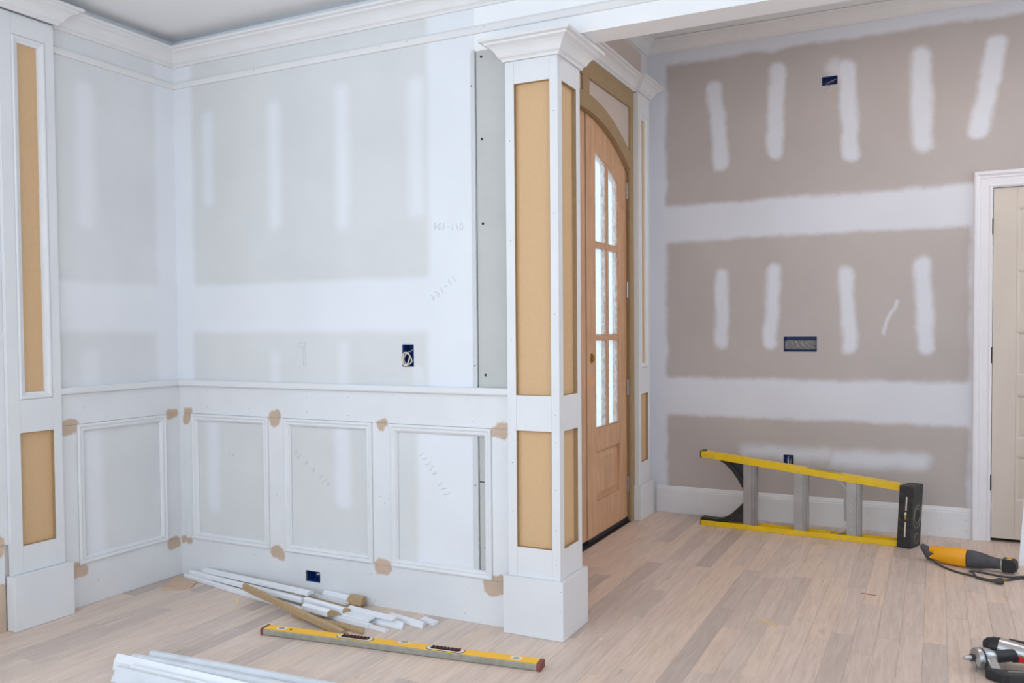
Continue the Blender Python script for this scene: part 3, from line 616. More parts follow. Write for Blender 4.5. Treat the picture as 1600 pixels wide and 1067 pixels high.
# ------------------------------------------------------------------ foyer baseboard and panel door
bb = thing('baseboard_far', 'white baseboard with moulded top along the far foyer wall', 'baseboard', (2.7, 2.45, 0), kind='structure')
BBP = [(0, .0008), (.012, .0008), (.012, .148), (.010, .152), (.010, .160), (.007, .166), (.005, .176), (.003, .180), (0, .180)]
run([(1.776, 2.4578), (3.659, 2.4578)], BBP, 0, 'board', M_primer, bb)
run([(4.63, 2.4578), (5.59, 2.4578)], BBP, 0, 'board', M_primer, bb)
dots([(x, 2.4455, z) for x in (2.05, 2.35, 2.75, 3.1, 3.5, 3.63) for z in (.05, .11)], 'y', bb)
d2 = thing('door_2', 'cream five-panel interior door in white casing at the right edge', 'door', (4.14, 2.46, 0), kind='structure')
fR = lambda u, v, h: (u, 2.4576-h, v)
CASP = [(0, 0), (0, .024), (.006, .028), (.018, .028), (.024, .022), (.030, .018), (.036, .020), (.042, .015), (.074, .013), (.082, .016), (.088, .014), (.092, .010), (.092, 0)]
frame((3.660, 4.622, -.092, 2.122), CASP, lambda u, v, h: (u, 2.4576-h, max(v, .0008)), 'casing', M_casing, d2, 'LTR')
B(3.7525, 3.757, 2.4585, 2.598, .0008, 2.031).build('jamb', M_casing, d2); B(4.525, 4.5295, 2.4585, 2.598, .0008, 2.031).build('jamb', M_casing, d2); B(3.7575, 4.5245, 2.4585, 2.598, 2.027, 2.031).build('jamb', M_casing, d2)
slab = B(3.7595, 4.523, 2.472, 2.507, .020, 2.024).build('door_slab', M_cream, d2)
SF = 2.4715
def cbox(a, b_, z0, z1, nm): MB().box(a, b_, 2.463, SF+.0003, z0, z1).build(nm, M_cream, slab, bevel=.001)
cbox(3.7595, 3.876, .020, 2.024, 'stile'); cbox(4.406, 4.523, .020, 2.024, 'stile')
pz = [(.238, .500), (.591, .850), (.950, 1.208), (1.302, 1.559), (1.653, 1.913)]
prev = .020
for (z0, z1) in pz + [(2.024, 2.024)]:
    cbox(3.8763, 4.4057, prev, z0, 'rail'); prev = z1
for (z0, z1) in pz:
    frame((3.8765, 4.4055, z0, z1), [(0, 0), (0, .006), (.006, .005), (.014, -.001), (.018, -.002), (.018, -.004), (0, -.004)], lambda u, v, h: (u, SF-.003-h, v), 'sticking', M_cream, slab)
    mbp = MB(); a, b_ = 3.898, 4.384
    mbp.loft([[(a+o, y, z0+.020+o), (b_-o, y, z0+.020+o), (b_-o, y, z1-.020-o), (a+o, y, z1-.020-o)] for o, y in ((0, SF), (.03, SF-.006))]).build('panel', M_cream, slab)
for z in (1.808, 1.073, .340):
    h = MB().box(3.7505, 3.7525, 2.448, 2.4625, z-.045, z+.045); h.tube([(3.7535, 2.4565, z-.046), (3.7535, 2.4565, z+.046)], .0055, 8).build('hinge', M_hinge, d2)
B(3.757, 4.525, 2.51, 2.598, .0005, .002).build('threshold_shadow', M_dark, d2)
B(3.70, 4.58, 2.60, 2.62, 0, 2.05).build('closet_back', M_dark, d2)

# ------------------------------------------------------------------ electrical boxes
def elbox(rect, front, depth, label, tilt=0):
    a, b_, c, d = rect
    o = thing('outlet_box', label, 'outlet box', ((a+b_)/2, front, c))
    t = .003; e = .0006
    a += e; b_ -= e; c += e; d -= e
    MB().box(a, b_, front+depth-t, front+depth, c, d).build('back', M_blue, o)
    MB().box(a, a+t, front+.002, front+depth-t, c, d).build('side', M_blue, o); MB().box(b_-t, b_, front+.002, front+depth-t, c, d).build('side', M_blue, o)
    MB().box(a+t, b_-t, front+.002, front+depth-t, c, c+t).build('side', M_blue, o); MB().box(a+t, b_-t, front+.002, front+depth-t, d-t, d).build('side', M_blue, o)
    return o
o = elbox(OUT_W, 0, .06, 'blue upright outlet box with coiled white cable on the middle wall')
cx, cz = 1.397, 1.115
pts = [(cx+.004, .05, cz+.045), (cx, .03, cz+.035)]
for k in range(30):
    t = k/29*2*math.pi*1.9; pts.append((cx-.006+(.017+.004*math.sin(k))*math.cos(t+1.2)+.008*k/29, -.004-.006*math.sin(t*.5), cz+(.030-.006*k/29)*math.sin(t+1.2)))
MB().tube(pts, .0032, 8).build('cable', M_cable, o, smooth=True)
MB().tube([(cx+.02, .05, cz+.02), (cx+.018, .01, cz-.012), (cx+.008, -.006, cz-.024), (cx-.012, -.007, cz-.024), (cx-.026, -.006, cz-.008), (cx-.028, -.005, cz+.012), (cx-.016, .0, cz+.03)], .003, 8).build('cable', M_cable, o, smooth=True)
o = elbox((.817, .903, .063, .116), -.004, .06, 'blue outlet box low in the baseboard of the middle wall')
B(.8172, .8178, -.0095, .02, .0636, .1154).build('cut_edge', M_mdfcut, o)
MB().tube([(.90, .045, .10), (.875, .03, .098), (.862, .02, .094), (.87, .04, .088)], .004, 8).build('cable', M_cable, o); MB().tube([(.90, .04, .088), (.878, .03, .084), (.87, .05, .08)], .004, 8).build('cable', M_cable, o)
o = elbox((2.605, 2.805, 1.088, 1.184), 2.458, .065, 'wide blue four-gang outlet box stuffed with wires on the far wall')
rg2 = random.Random(3)
cc = MB().tube([(2.637+.020*math.cos(k*.6), 2.475+.0012*k, 1.135+.022*math.sin(k*.6)) for k in range(24)], .004, 6); cc.build('cable', M_greywire, o, smooth=True)
for k in range(4):
    x = 2.665+.032*k; MB().tube([(x, 2.51, 1.12), (x+.012, 2.475, 1.152-.006*k), (x+.028, 2.470, 1.118+.004*k), (x+.020, 2.505, 1.11)], .0045, 6).build('cable', M_greywire, o, smooth=True)
MB().box(2.61, 2.80, 2.480, 2.483, 1.104, 1.160).build('metal_plate', mat('dull_grey_plate', (128, 126, 120), .5, var=.25, vscale=60), o)
o = elbox((2.830, 2.921, 2.726, 2.780), 2.458, .055, 'blue horizontal outlet box high on the far wall')
MB().tube([(2.838, 2.49, 2.732), (2.87, 2.466, 2.744), (2.905, 2.464, 2.757), (2.915, 2.49, 2.765)], .003, 6).build('cable', M_greywire, o); MB().tube([(2.895, 2.49, 2.735), (2.889, 2.455, 2.724), (2.882, 2.454, 2.700), (2.872, 2.452, 2.688), (2.862, 2.453, 2.685)], .0014, 6).build('cable', M_cable, o)
o = elbox((2.606, 2.668, .335, .434), 2.458, .055, 'dark outlet box behind the ladder\'s upper rail')
MB().tube([(2.63, 2.50, .42), (2.632, 2.468, .40), (2.634, 2.468, .37)], .004, 6).build('cable', M_cable, o); MB().tube([(2.65, 2.50, .41), (2.648, 2.468, .39), (2.645, 2.468, .36)], .004, 6).build('cable', M_greywire, o)

# ------------------------------------------------------------------ stepladder lying on its side
lad = thing('stepladder', 'yellow fibreglass stepladder lying on its side along the far wall', 'ladder', (2.75, 2.15, 0))
LA = math.atan2(-.066, 1.13); lc, ls = math.cos(LA), math.sin(LA); LO = (2.150, 2.166)
def LP(u, v, w_): return (LO[0]+u*lc-v*ls, LO[1]+u*ls+v*lc, w_)
LEN = 1.145
up = lambda u: .468-.115*u/LEN            # top surface of the upper rail
lo = lambda u: .001
def rail(sgn, v0, v1, u0_, u1_, off, nm, fl=.032, t=.004):
    secs = []
    for u in (u0_, u1_):
        if sgn > 0: z = up(u)-off; pr = [(v0, z), (v1, z), (v1, z-fl), (v1-t, z-fl), (v1-t, z-t), (v0+t, z-t), (v0+t, z-fl), (v0, z-fl)]
        else: z = lo(u)+off; pr = [(v0, z), (v1, z), (v1, z+fl), (v1-t, z+fl), (v1-t, z+t), (v0+t, z+t), (v0+t, z+fl), (v0, z+fl)]
        secs.append([LP(u, v, zz) for v, zz in pr])
    return MB().loft(secs).build(nm, M_yel, lad)
rail(1, 0, .075, 0, LEN, 0, 'front_rail', .036); rail(-1, 0, .075, 0, LEN, 0, 'front_rail', .032)
rail(1, .082, .125, .0, LEN-.03, .02, 'rear_rail', .022); rail(-1, .082, .125, .0, LEN-.03, .0, 'rear_rail', .022)
def step(u0_, wd=.078):
    a = u0_; pr = [(0, 0), (.050, 0), (.052, .006), (.058, .006), (.060, 0), (.066, 0), (.068, .006), (.073, .006), (.076, 0), (.079, 0), (.079, .045), (.076, .045), (.076, .008), (.003, .008), (.003, .045), (0, .045)]
    s = MB().loft([[LP(a+p, q+.006, .0055) for p, q in pr], [LP(a+p, q+.006, up(a+p)-.0055) for p, q in pr]]).build('step', M_alu, lad)
    for (uu, zz) in ((a+.02, .018), (a+.02, up(a)-.02)):
        x, y, z = LP(uu, -.0008, zz); MB().tube([(x, y+.002, z), (x, y-.0022, z)], .0045, 8).build('rivet', M_steel, lad)
    return s
for u in (.264, .566, .862): step(u)
for k in range(6):
    x, y, z = LP(.885, .0045, .07+.035*k); MB().tube([(x, y+.003, z), (x, y-.002, z)], .004, 8).build('rivet', M_steel, lad)
for u in (.03, .085, .83):
    for zz in (.018, up(u)-.02):
        x, y, z = LP(u, -.0008, zz); MB().tube([(x, y+.002, z), (x, y-.0022, z)], .0042, 8).build('rivet', M_steel, lad)
# curved black knee braces at the feet
def brace(pts, z_of, nm):
    th = .030; outer = pts; secs = []
    for i, (u, z) in enumerate(pts):
        a = pts[max(i-1, 0)]; b_ = pts[min(i+1, len(pts)-1)]; d = Vector((b_[0]-a[0], b_[1]-a[1])).normalized(); n = Vector((-d.y, d.x))*z_of
        secs.append([LP(u, .010, z), LP(u, .062, z), LP(u+n.x*th, .062, z+n.y*th), LP(u+n.x*th, .010, z+n.y*th)])
    MB().loft(secs).build(nm, M_black, lad)
brace([(.075, .432), (.115, .418), (.155, .392), (.195, .352), (.232, .300), (.262, .245)], 1, 'knee_brace')
brace([(.262, .165), (.235, .135), (.200, .100), (.160, .068), (.125, .052), (.06, .040)], -1*-1, 'knee_brace')
MB().prism([(.16, .415), (.262, .420), (.262, .30), (.215, .355)], lambda u, v, h: LP(u, h, v), .030, .036).build('brace_plate', M_gun, lad)
MB().prism([(.175, .036), (.262, .036), (.262, .13), (.22, .085)], lambda u, v, h: LP(u, h, v), .030, .036).build('brace_plate', M_gun, lad)
MB().prism([(-.006, up(0)+.002), (.02, up(0)+.002), (.02, up(0)-.012), (.004, up(0)-.04), (-.006, up(0)-.04)], lambda u, v, h: LP(u, h, v), .001, .074).build('foot', M_black, lad)
MB().prism([(-.006, .001), (.10, .036), (.10, .046), (.0, .050), (-.006, .042)], lambda u, v, h: LP(u, h, v), .005, .070).build('foot', M_black, lad)
# spreader bars
def bar(p, q, wd, th, nm, m=M_steel):
    p, q = Vector(p), Vector(q); d = (q-p).normalized(); x = d.cross(Vector((0, 0, 1))).normalized()*wd/2; z = x.cross(d).normalized()*th/2
    MB().loft([[e_+x+z, e_-x+z, e_-x-z, e_+x-z] for e_ in (p, q)]).build(nm, m, lad)
bar(LP(.64, .02, up(.64)+.006), LP(.83, .028, up(.83)+.008), .010, .004, 'spreader', M_levside); bar(LP(.69, .045, up(.69)+.008), LP(.83, .032, up(.83)+.011), .010, .004, 'spreader', M_levside)
bar(LP(.765, .055, .022), LP(.865, .05, .085), .012, .005, 'spreader'); bar(LP(.79, .03, .012), LP(.865, .052, .055), .014, .006, 'spreader')
bar(LP(.80, .07, up(.80)-.04), LP(.86, .075, up(.86)-.10), .012, .005, 'spreader'); bar(LP(.845, .08, .10), LP(.838, .08, .33), .012, .012, 'spreader', M_alu)
# black top cap, turned a little on the rails
LP_rails = LP
CA = LA-.30; cc_, cs_ = math.cos(CA), math.sin(CA); CO = LP_rails(1.128, -.012, 0)
def LP(u, v, w_): u, v = u-1.128, v+.012; return (CO[0]+u*cc_-v*cs_, CO[1]+u*cs_+v*cc_, w_)
U0, U1 = 1.128, 1.206
capo = MB().loft([[LP(U0, -.012, .001), LP(U1, -.012, .001), LP(U1, .125, .001), LP(U0, .125, .001)], [LP(U0+.016, -.012, .352), LP(U1+.016, -.012, .352), LP(U1+.016, .125, .352), LP(U0+.016, .125, .352)]]).build('top_cap', M_black2, lad, bevel=.006)
capo['_org'] = lad['_org']
sk = lambda z: .016*z/.352
for (z0, z1) in ((.215, .292), (.065, .150)):
    MB().loft([[LP(U0+.040+sk(z), -.0115, z), LP(U0+.047+sk(z), -.0115, z), LP(U0+.047+sk(z), -.0135, z), LP(U0+.040+sk(z), -.0135, z)] for z in (z0, z1)]).build('tool_slot', M_lvlwhite, capo)
for (z, m_) in ((.195, M_lvlwhite), (.172, M_brass)):
    x, y, zz = LP(U0+.042+sk(z), -.012, z); MB().sphere((x, y, zz), .006, .003, .011, 10, 6).build('rivet', m_, capo)
def ring(v, z, r, nm, tr=.0022, el=1.0):
    pts = [LP(U1+sk(z+r*el*math.sin(a))+.001, v+r*math.cos(a), z+r*el*math.sin(a)) for a in [2*math.pi*k/24 for k in range(24)]]
    MB().tube(pts, tr, 6, closed=True).build(nm, M_levside, capo)
ring(.058, .175, .050, 'moulded_ring', .0016, 1.3); ring(.058, .180, .036, 'moulded_ring', .0012, 1.2)
MB().prism([(.058+.024*math.cos(2*math.pi*k/16), .180+.030*math.sin(2*math.pi*k/16)) for k in range(16)], lambda u, v, h: LP(U1+sk(v)+h, u, v), .0002, .0012).build('bucket_hole', M_hole, capo)
ring(.060, .050, .026, 'moulded_ring', .0012, 1.1)

# ------------------------------------------------------------------ spirit level on the floor
lev = thing('spirit_level', 'long yellow spirit level lying flat on the floor before the column', 'spirit level', (1.6, -.41, 0))
a0, a1 = Vector((1.003, -.513, 0)), Vector((2.196, -.364, 0)); ld = (a1-a0).normalized(); ln = Vector((-ld.y, ld.x, 0)); LL = (a1-a0).length
def VP(u, v, w_): p = a0+ld*u+ln*v; return (p.x, p.y, w_)
MB().prism([(.012, .0012), (.055, .0012), (.055, .0265), (.003, .0265), (0, .0235), (0, .0042), (.003, .0012)], lambda v, w_, u: VP(u, v, w_), .014, LL-.016).build('bar', M_levside, lev, bevel=.0008)
MB().prism([(.0025, .0266), (.0535, .0266), (.0535, .0275), (.0025, .0275)], lambda v, w_, u: VP(u, v, w_), .015, LL-.017).build('yellow_face', M_yellev, lev)
for (u0_, u1_) in ((0, .0138), (LL-.0158, LL)): MB().prism([(-.001, .0005), (.056, .0005), (.056, .0275), (.004, .0280), (-.001, .024)], lambda v, w_, u: VP(u, v, w_), u0_, u1_).build('end_cap', M_cap, lev, bevel=.002)
def stad(u0_, u1_, v0, v1, w0, w1, nm, m, par):
    r = (v1-v0)/2; pts = []
    for k in range(9): a = math.pi/2+math.pi*k/8; pts.append((u0_+r+r*math.cos(a), (v0+v1)/2+r*math.sin(a)))
    for k in range(9): a = -math.pi/2+math.pi*k/8; pts.append((u1_-r+r*math.cos(a), (v0+v1)/2+r*math.sin(a)))
    return MB().prism(pts, lambda u, v, h: VP(u, v, h), w0, w1).build(nm, m, par)
def uAt(px_x): return (px_x-1.003)/(2.196-1.003)*LL
for (u0_, u1_) in ((.345, .505), (.735, .895)):
    hnd = stad(u0_, u1_, .006, .050, .0276, .0283, 'grip_surround', M_black, lev)
    stad(u0_+.003, u1_-.003, .008, .048, .0284, .0290, 'grip_liner', M_lvlwhite, hnd)
    stad(u0_+.018, u1_-.018, .016, .044, .0291, .0300, 'grip', M_grip, hnd)
    n = 8
    for k in range(n):
        uu = u0_+.026+(u1_-u0_-.052)*k/(n-1); MB().prism([(uu-.004, .018), (uu+.004, .018), (uu+.004, .042), (uu-.004, .042)], lambda u, v, h: VP(u, v, h), .0301, .0330).build('grip_rib', M_grip, hnd, bevel=.001)
for u in (.085, 1.10):
    v_ = stad(u-.024, u+.024, .012, .046, .0276, .0284, 'vial_window', M_lvlwhite, lev); stad(u-.012, u+.012, .018, .038, .0285, .0292, 'vial', M_levside, v_)
v_ = stad(.605, .660, .034, .0530, .0276, .0284, 'vial_window', M_lvlwhite, lev); stad(.618, .648, .040, .050, .0285, .0300, 'vial', M_levside, v_)
MB().tube([VP(.128, .028, .0276), VP(.128, .028, .0283)], .006, 10).build('hang_hole', M_hole, lev)

# ------------------------------------------------------------------ trim offcuts
def stick(name, label, cat, p, q, prof, m, z, group, endskew=0, shift=(0, 0), z2=None, tan_end=False):
    """a length of moulding from p to q; profile (v across away from camera, w up)"""
    p, q = Vector((p[0]+shift[0], p[1]+shift[1], 0)), Vector((q[0]+shift[0], q[1]+shift[1], 0)); d = (q-p).normalized(); n = Vector((-d.y, d.x, 0)); Ln = (q-p).length
    zz = (z, z if z2 is None else z2)
    secs = []
    for i, u in enumerate((0, Ln)):
        secs.append([tuple(p+d*(u+(endskew*v if i else -endskew*v*.4))+n*v+Vector((0, 0, zz[i]+w_))) for v, w_ in prof])
    o = MB().loft(secs).build(name, m, None)
    if tan_end:
        k = Vector(secs[1][0]); c = sum((Vector(t) for t in secs[1]), Vector())/len(prof); e_ = [c+(Vector(t)-c)*.94 for t in secs[1]]
        MB().loft([[t+d*.0002 for t in e_], [t+d*.0012 for t in e_]]).build('cut_end', M_mdfcut, o)
    return tag(o, label, cat, group)
MOULD = [(0, 0), (.044, 0), (.044, .008), (.038, .013), (.030, .013), (.024, .018), (.012, .021), (.004, .020), (0, .014)]
FLAT = [(0, 0), (.040, 0), (.040, .012), (0, .012)]
THIN = [(0, 0), (.024, 0), (.024, .012), (.004, .012), (0, .009)]
GM = 'white moulding offcuts piled along the middle wall'; GT = 'bare mdf offcuts in the trim pile'
stick('moulding_length', 'frontmost long white moulding running from the corner along the middle wall', 'moulding', (.075, -.062), (.985, -.236), MOULD, M_vinyl, .0008, GM)
stick('moulding_length', 'long white moulding stacked second from the front by the corner', 'moulding', (.11, -.060), (.93, -.176), MOULD, M_vinyl, .0222, GM)
stick('moulding_length', 'long white moulding lying against the wall behind the other long pieces', 'moulding', (.20, -.060), (.93, -.135), [(0, 0), (.040, 0), (.040, .010), (.02, .020), (0, .014)], M_vinyl, .0440, GM)
stick('moulding_offcut', 'short thick white offcut at the middle of the trim pile with a rounded tan end', 'moulding', (.995, -.247), (1.150, -.270), [(0, 0), (.042, 0), (.042, .010), (.030, .024), (.012, .030), (0, .020)], M_vinyl, .0215, GM, .7, tan_end=True)
stick('moulding_offcut', 'white offcut just behind the thick one with a tan cut end', 'moulding', (.945, -.176), (1.195, -.222), [(0, 0), (.036, 0), (.036, .010), (.024, .022), (.008, .026), (0, .018)], M_vinyl, .0255, GM, .5, tan_end=True)
stick('moulding_offcut', 'white offcut leading right under the thick one', 'moulding', (1.085, -.226), (1.362, -.268), [(0, 0), (.030, 0), (.030, .014), (.02, .018), (0, .016)], M_vinyl, .0008, GM)
stick('moulding_offcut', 'flat white offcut resting on its neighbours left of the dark gap', 'moulding', (1.19, -.224), (1.347, -.244), [(0, 0), (.050, .006), (.050, .014), (0, .008)], M_vinyl, .0195, GM)
stick('moulding_offcut', 'small white offcut at the front right of the trim pile', 'moulding', (1.30, -.246), (1.455, -.277), [(0, 0), (.022, 0), (.022, .010), (0, .018)], M_vinyl, .0008, GM)
stick('moulding_offcut', 'white offcut with a slanted end right of the dark gap', 'moulding', (1.335, -.207), (1.500, -.220), [(0, 0), (.034, 0), (.034, .022), (.028, .022), (.004, .006), (0, .006)], M_vinyl, .0008, GM, -.5)
stick('moulding_offcut', 'thin white offcut across the top of the trim pile', 'moulding', (1.18, -.176), (1.447, -.212), [(0, 0), (.026, .008), (.026, .014), (0, .006)], M_vinyl, .0275, GM)
stick('moulding_offcut', 'white offcut with a pointed end near the right of the trim pile', 'moulding', (1.36, -.124), (1.566, -.170), [(0, 0), (.036, 0), (.036, .012), (.02, .022), (.004, .014)], M_vinyl, .0008, GM, -.4)
stick('moulding_offcut', 'rightmost small white offcut of the trim pile', 'moulding', (1.51, -.098), (1.592, -.122), [(0, 0), (.026, 0), (.026, .016), (0, .012)], M_vinyl, .0008, GM)
stick('moulding_offcut', 'white offcut close to the wall under the low outlet box', 'moulding', (.895, -.060), (1.115, -.095), [(0, 0), (.022, 0), (.022, .010), (0, .016)], M_vinyl, .0135, GM)
stick('moulding_offcut', 'short white offcut touching the wall beside the low outlet box', 'moulding', (.93, -.036), (1.085, -.050), [(0, 0), (.024, 0), (.024, .024), (.004, .012)], M_vinyl, .0140, GM)
stick('mdf_strip', 'long bare tan strip lying diagonally across the white mouldings', 'mdf strip', (.600, -.195), (1.325, -.395), [(0, 0), (.030, .0), (.034, .006), (.012, .030), (0, .024)], M_mdfcut, .0450, GT, 0, z2=.001)
stick('mdf_strip', 'bare tan strip with a rough edge in front of the white offcuts', 'mdf strip', (.97, -.285), (1.385, -.330), [(0, 0), (.036, 0), (.036, .010), (.02, .014), (0, .010)], M_mdfcut, .0008, GT, -.8)
stick('mdf_strip', 'bare tan strip at the back of the trim pile', 'mdf strip', (.83, -.062), (1.345, -.125), [(0, 0), (.026, 0), (.026, .010), (.004, .012)], M_mdfcut, .0008, GT, -.6)
stick('mdf_block', 'chunky bare tan offcut against the wall with a chamfered end', 'mdf offcut', (1.095, -.070), (1.185, -.078), [(0, 0), (.052, 0), (.052, .028), (.030, .036), (.012, .022)], M_mdfcut, .0140, GT, -.3)
o = MB().prism([(.127, -.252), (.252, -.180), (.205, -.100), (.075, -.070), (.040, -.082)], lambda u, v, h: (u, v, h), .0006, .007).build('board_offcut', mat('pale_tan_board', (205, 178, 152), .8), None); tag(o, 'flat five-sided tan board offcut on the floor in the corner', 'board offcut')
# white boards in the foreground pile
GF = 'white boards stacked in the foreground'
def lying(label, p, q, prof, z, m=M_greyboard): return stick('trim_board', label, 'trim board', p, q, prof, m, z, GF)
EDGE = lambda t, h, lean: [(0, 0), (t, 0), (t+lean, h), (lean, h)]
lying('rearmost white board on edge in the foreground pile', (.878, -.972), (1.98, -.892), EDGE(.014, .062, .022), .0008)
lying('second white board from the back in the foreground pile, leaning on edge', (.828, -1.010), (1.90, -.945), EDGE(.014, .055, .022), .0008)
lying('bright white moulding poking out leftmost behind the foreground boards', (.765, -1.022), (1.75, -1.010), [(0, 0), (.010, 0), (.030, .050), (.022, .054), (.006, .030)], .0008, M_vinyl)
lying('white board on edge at the front of the foreground pile', (.850, -1.098), (1.80, -1.080), EDGE(.014, .044, .026), .0008)
lying('white board lying in front of the foreground boards', (.915, -1.185), (1.85, -1.150), [(0, 0), (.040, 0), (.040, .020), (.02, .026), (0, .018)], .0008, M_vinyl)
lying('white moulding wedged between the leaning boards of the foreground pile', (.885, -1.052), (1.85, -1.034), [(0, 0), (.020, 0), (.020, .044), (.012, .044), (0, .030)], .0008, M_vinyl)

# ------------------------------------------------------------------ reciprocating saw with cord
saw = thing('reciprocating_saw', 'yellow and black corded reciprocating saw on the floor beside the ladder', 'saw', (3.62, 1.79, 0))
s0, s1 = Vector((3.405, 1.852, 0)), Vector((3.840, 1.742, 0)); sd = (s1-s0).normalized(); sn = Vector((-sd.y, sd.x, 0)); SL = (s1-s0).length
def SP(u, v, w_): p = s0+sd*u+sn*v; return (p.x, p.y, w_)
def sec(u, zc, ry, rz, vc=0, n=16, pw=.75):
    out = []
    for k in range(n):
        a = 2*math.pi*k/n; c, s_ = math.cos(a), math.sin(a)
        out.append(SP(u, vc+ry*math.copysign(abs(c)**pw, c), zc+rz*math.copysign(abs(s_)**pw, s_)))
    return out
MB().loft([sec(.072, .048, .034, .034), sec(.09, .047, .038, .040), sec(.13, .047, .041, .043), sec(.17, .047, .043, .045), sec(.215, .047, .043, .045), sec(.222, .047, .040, .042)]).build('housing', M_yelsaw, saw, smooth=True)
MB().loft([sec(.045, .066, .024, .016), sec(.060, .066, .028, .019), sec(.085, .062, .034, .026)]).build('upper_handle_fork', M_yelsaw, saw, smooth=True)
MB().loft([sec(.040, .030, .022, .010), sec(.060, .032, .028, .014), sec(.085, .036, .034, .024)]).build('lower_handle_fork', M_yelsaw, saw, smooth=True)
MB().loft([sec(.000, .074, .014, .012), sec(.012, .066, .022, .022), sec(.026, .050, .025, .032), sec(.044, .042, .025, .036), sec(.058, .030, .024, .024)]).build('rear_handle', M_rubber, saw, smooth=True)
MB().loft([sec(.046, .052, .012, .010), sec(.075, .052, .012, .012)]).build('trigger_gap', M_black, saw, smooth=True)
MB().loft([sec(.060, .020, .010, .010), sec(.030, .018, .012, .012)]).build('switch', mat('green_grey_plastic', (78, 104, 96), .5), saw, smooth=True)
MB().loft([sec(.2225, .047, .041, .043), sec(.227, .047, .041, .043)]).build('seam_ring', M_black, saw, smooth=True)
MB().loft([sec(.2275, .047, .042, .044), sec(.26, .047, .041, .042), sec(.30, .046, .036, .037), sec(.33, .044, .029, .030), sec(.365, .043, .025, .026), sec(.376, .043, .026, .027)]).build('front_boot', M_rubber, saw, smooth=True)
MB().loft([sec(.3765, .043, .027, .029), sec(.384, .043, .027, .029)]).build('clamp_collar', M_levside, saw, smooth=True)
MB().prism([(.385, .010), (.440, .012), (.448, .030), (.446, .060), (.436, .074), (.385, .076)], lambda u, v, h: SP(u, h, v), -.030, .030).build('shoe', M_black, saw, bevel=.004)
MB().prism([(.405, .0765), (.425, .0763), (.425, .081), (.405, .081)], lambda u, v, h: SP(u, h, v), -.026, -.004).build('release_tab', M_yelsaw, saw, bevel=.001)
MB().prism([(.440, .014), (.452, .020), (.452, .026), (.440, .022)], lambda u, v, h: SP(u, h, v), -.031, -.020).build('shoe_edge', M_steel, saw)
cdp = [SP(.055, -.01, .02), (3.475, 1.785, .012), (3.51, 1.735, .006), (3.556, 1.677, .0055), (3.60, 1.640, .0055), (3.639, 1.618, .0055), (3.69, 1.585, .0055), (3.735, 1.575, .0055), (3.79, 1.610, .0055), (3.85, 1.670, .0055), (3.92, 1.735, .0055), (4.0, 1.78, .0055)]
def smooth_path(p, k=4):
    p = [Vector(q) for q in p]; out = []
    for i in range(len(p)-1):
        a, b_, c, d = p[max(i-1, 0)], p[i], p[i+1], p[min(i+2, len(p)-1)]
        for j in range(k):
            t = j/k; out.append(.5*((2*b_)+(-a+c)*t+(2*a-5*b_+4*c-d)*t*t+(-a+3*b_-3*c+d)*t**3))
    return out+[p[-1]]
cdp2 = [(3.745, 1.536, .010), (3.700, 1.560, .007), (3.66, 1.588, .006), (3.640, 1.640, .0165), (3.628, 1.690, .008), (3.649, 1.715, .0055), (3.69, 1.700, .0055), (3.75, 1.672, .0055), (3.81, 1.668, .0055), (3.87, 1.665, .016), (3.93, 1.64, .0055), (4.0, 1.62, .0055)]
MB().tube(smooth_path(cdp), .005, 8).build('cord', M_cord, saw, smooth=True)
MB().tube(smooth_path(cdp2), .005, 8).build('cord', M_cord, saw, smooth=True)
pd = Vector((.92, .39, 0)).normalized(); pp = Vector((3.722, 1.520, .0165))
plug = MB().tube([pp, pp+pd*.012, pp+pd*.028, pp+pd*.034, pp+pd*.044], [.007, .012, .016, .016, .0155], 12).build('plug', M_cord, saw, smooth=True)
for k in (-.006, .006): MB().box(pp.x+pd.x*.044-.0, pp.x+pd.x*.044+.018, pp.y+pd.y*.044+k-.001, pp.y+pd.y*.044+k+.001, .014, .020).build('prong', M_brass, plug)
o = stick('leaning_board', 'white trim board leaning against the cream door at the right edge', 'trim board', (3.853, 1.925), (3.925, 1.925), [(0, 0), (.012, 0), (.012, .001), (0, .001)], M_vinyl, .0, None)
bpy.data.objects.remove(o)
bl = [(3.857, 1.925, .001), (3.930, 1.925, .001), (3.930, 1.943, .001), (3.857, 1.943, .001)]; dv = Vector((.15, .405, 1.75))
o = MB().loft([bl, [tuple(Vector(p)+dv) for p in bl]]).build('leaning_board', M_vinyl, None, bevel=.002); tag(o, 'white trim board leaning against the cream door at the right edge', 'trim board')

# ------------------------------------------------------------------ nail gun
ng = thing('nail_gun', 'silver and black pneumatic nail gun on the floor at the lower right', 'nail gun', (3.72, .36, 0))
nA = Vector((3.566, .298, .048)); nd = Vector((.86, .50, 0)).normalized(); nn = Vector((-nd.y, nd.x, 0))
def GP(u, v, w_): p = nA+nd*u+nn*v; return (p.x, p.y, w_)
def ax_tube(lst, nm, m, par=None, n=18): return MB().tube([GP(u, v, z) for u, v, z, r in lst], [r for *_, r in lst], n).build(nm, m, par or ng, smooth=True)
ax_tube([(.0, 0, .046, .004), (.008, 0, .047, .007), (.028, 0, .048, .009)], 'nose_tip', M_steel)
ax_tube([(.0285, 0, .048, .013), (.036, 0, .048, .013)], 'nose_collar', M_gun)
ax_tube([(.0365, 0, .046, .022), (.042, 0, .045, .034), (.052, 0, .045, .038), (.060, 0, .045, .038)], 'front_bell', M_silver)
ax_tube([(.0605, 0, .045, .0365), (.066, 0, .045, .0365)], 'bell_band', M_black)
ax_tube([(.0665, 0, .045, .0375), (.085, 0, .045, .036), (.102, 0, .046, .030), (.112, 0, .046, .024)], 'rear_bell', M_silver)
ax_tube([(.1125, 0, .047, .022), (.19, .006, .050, .022)], 'barrel', M_gun)
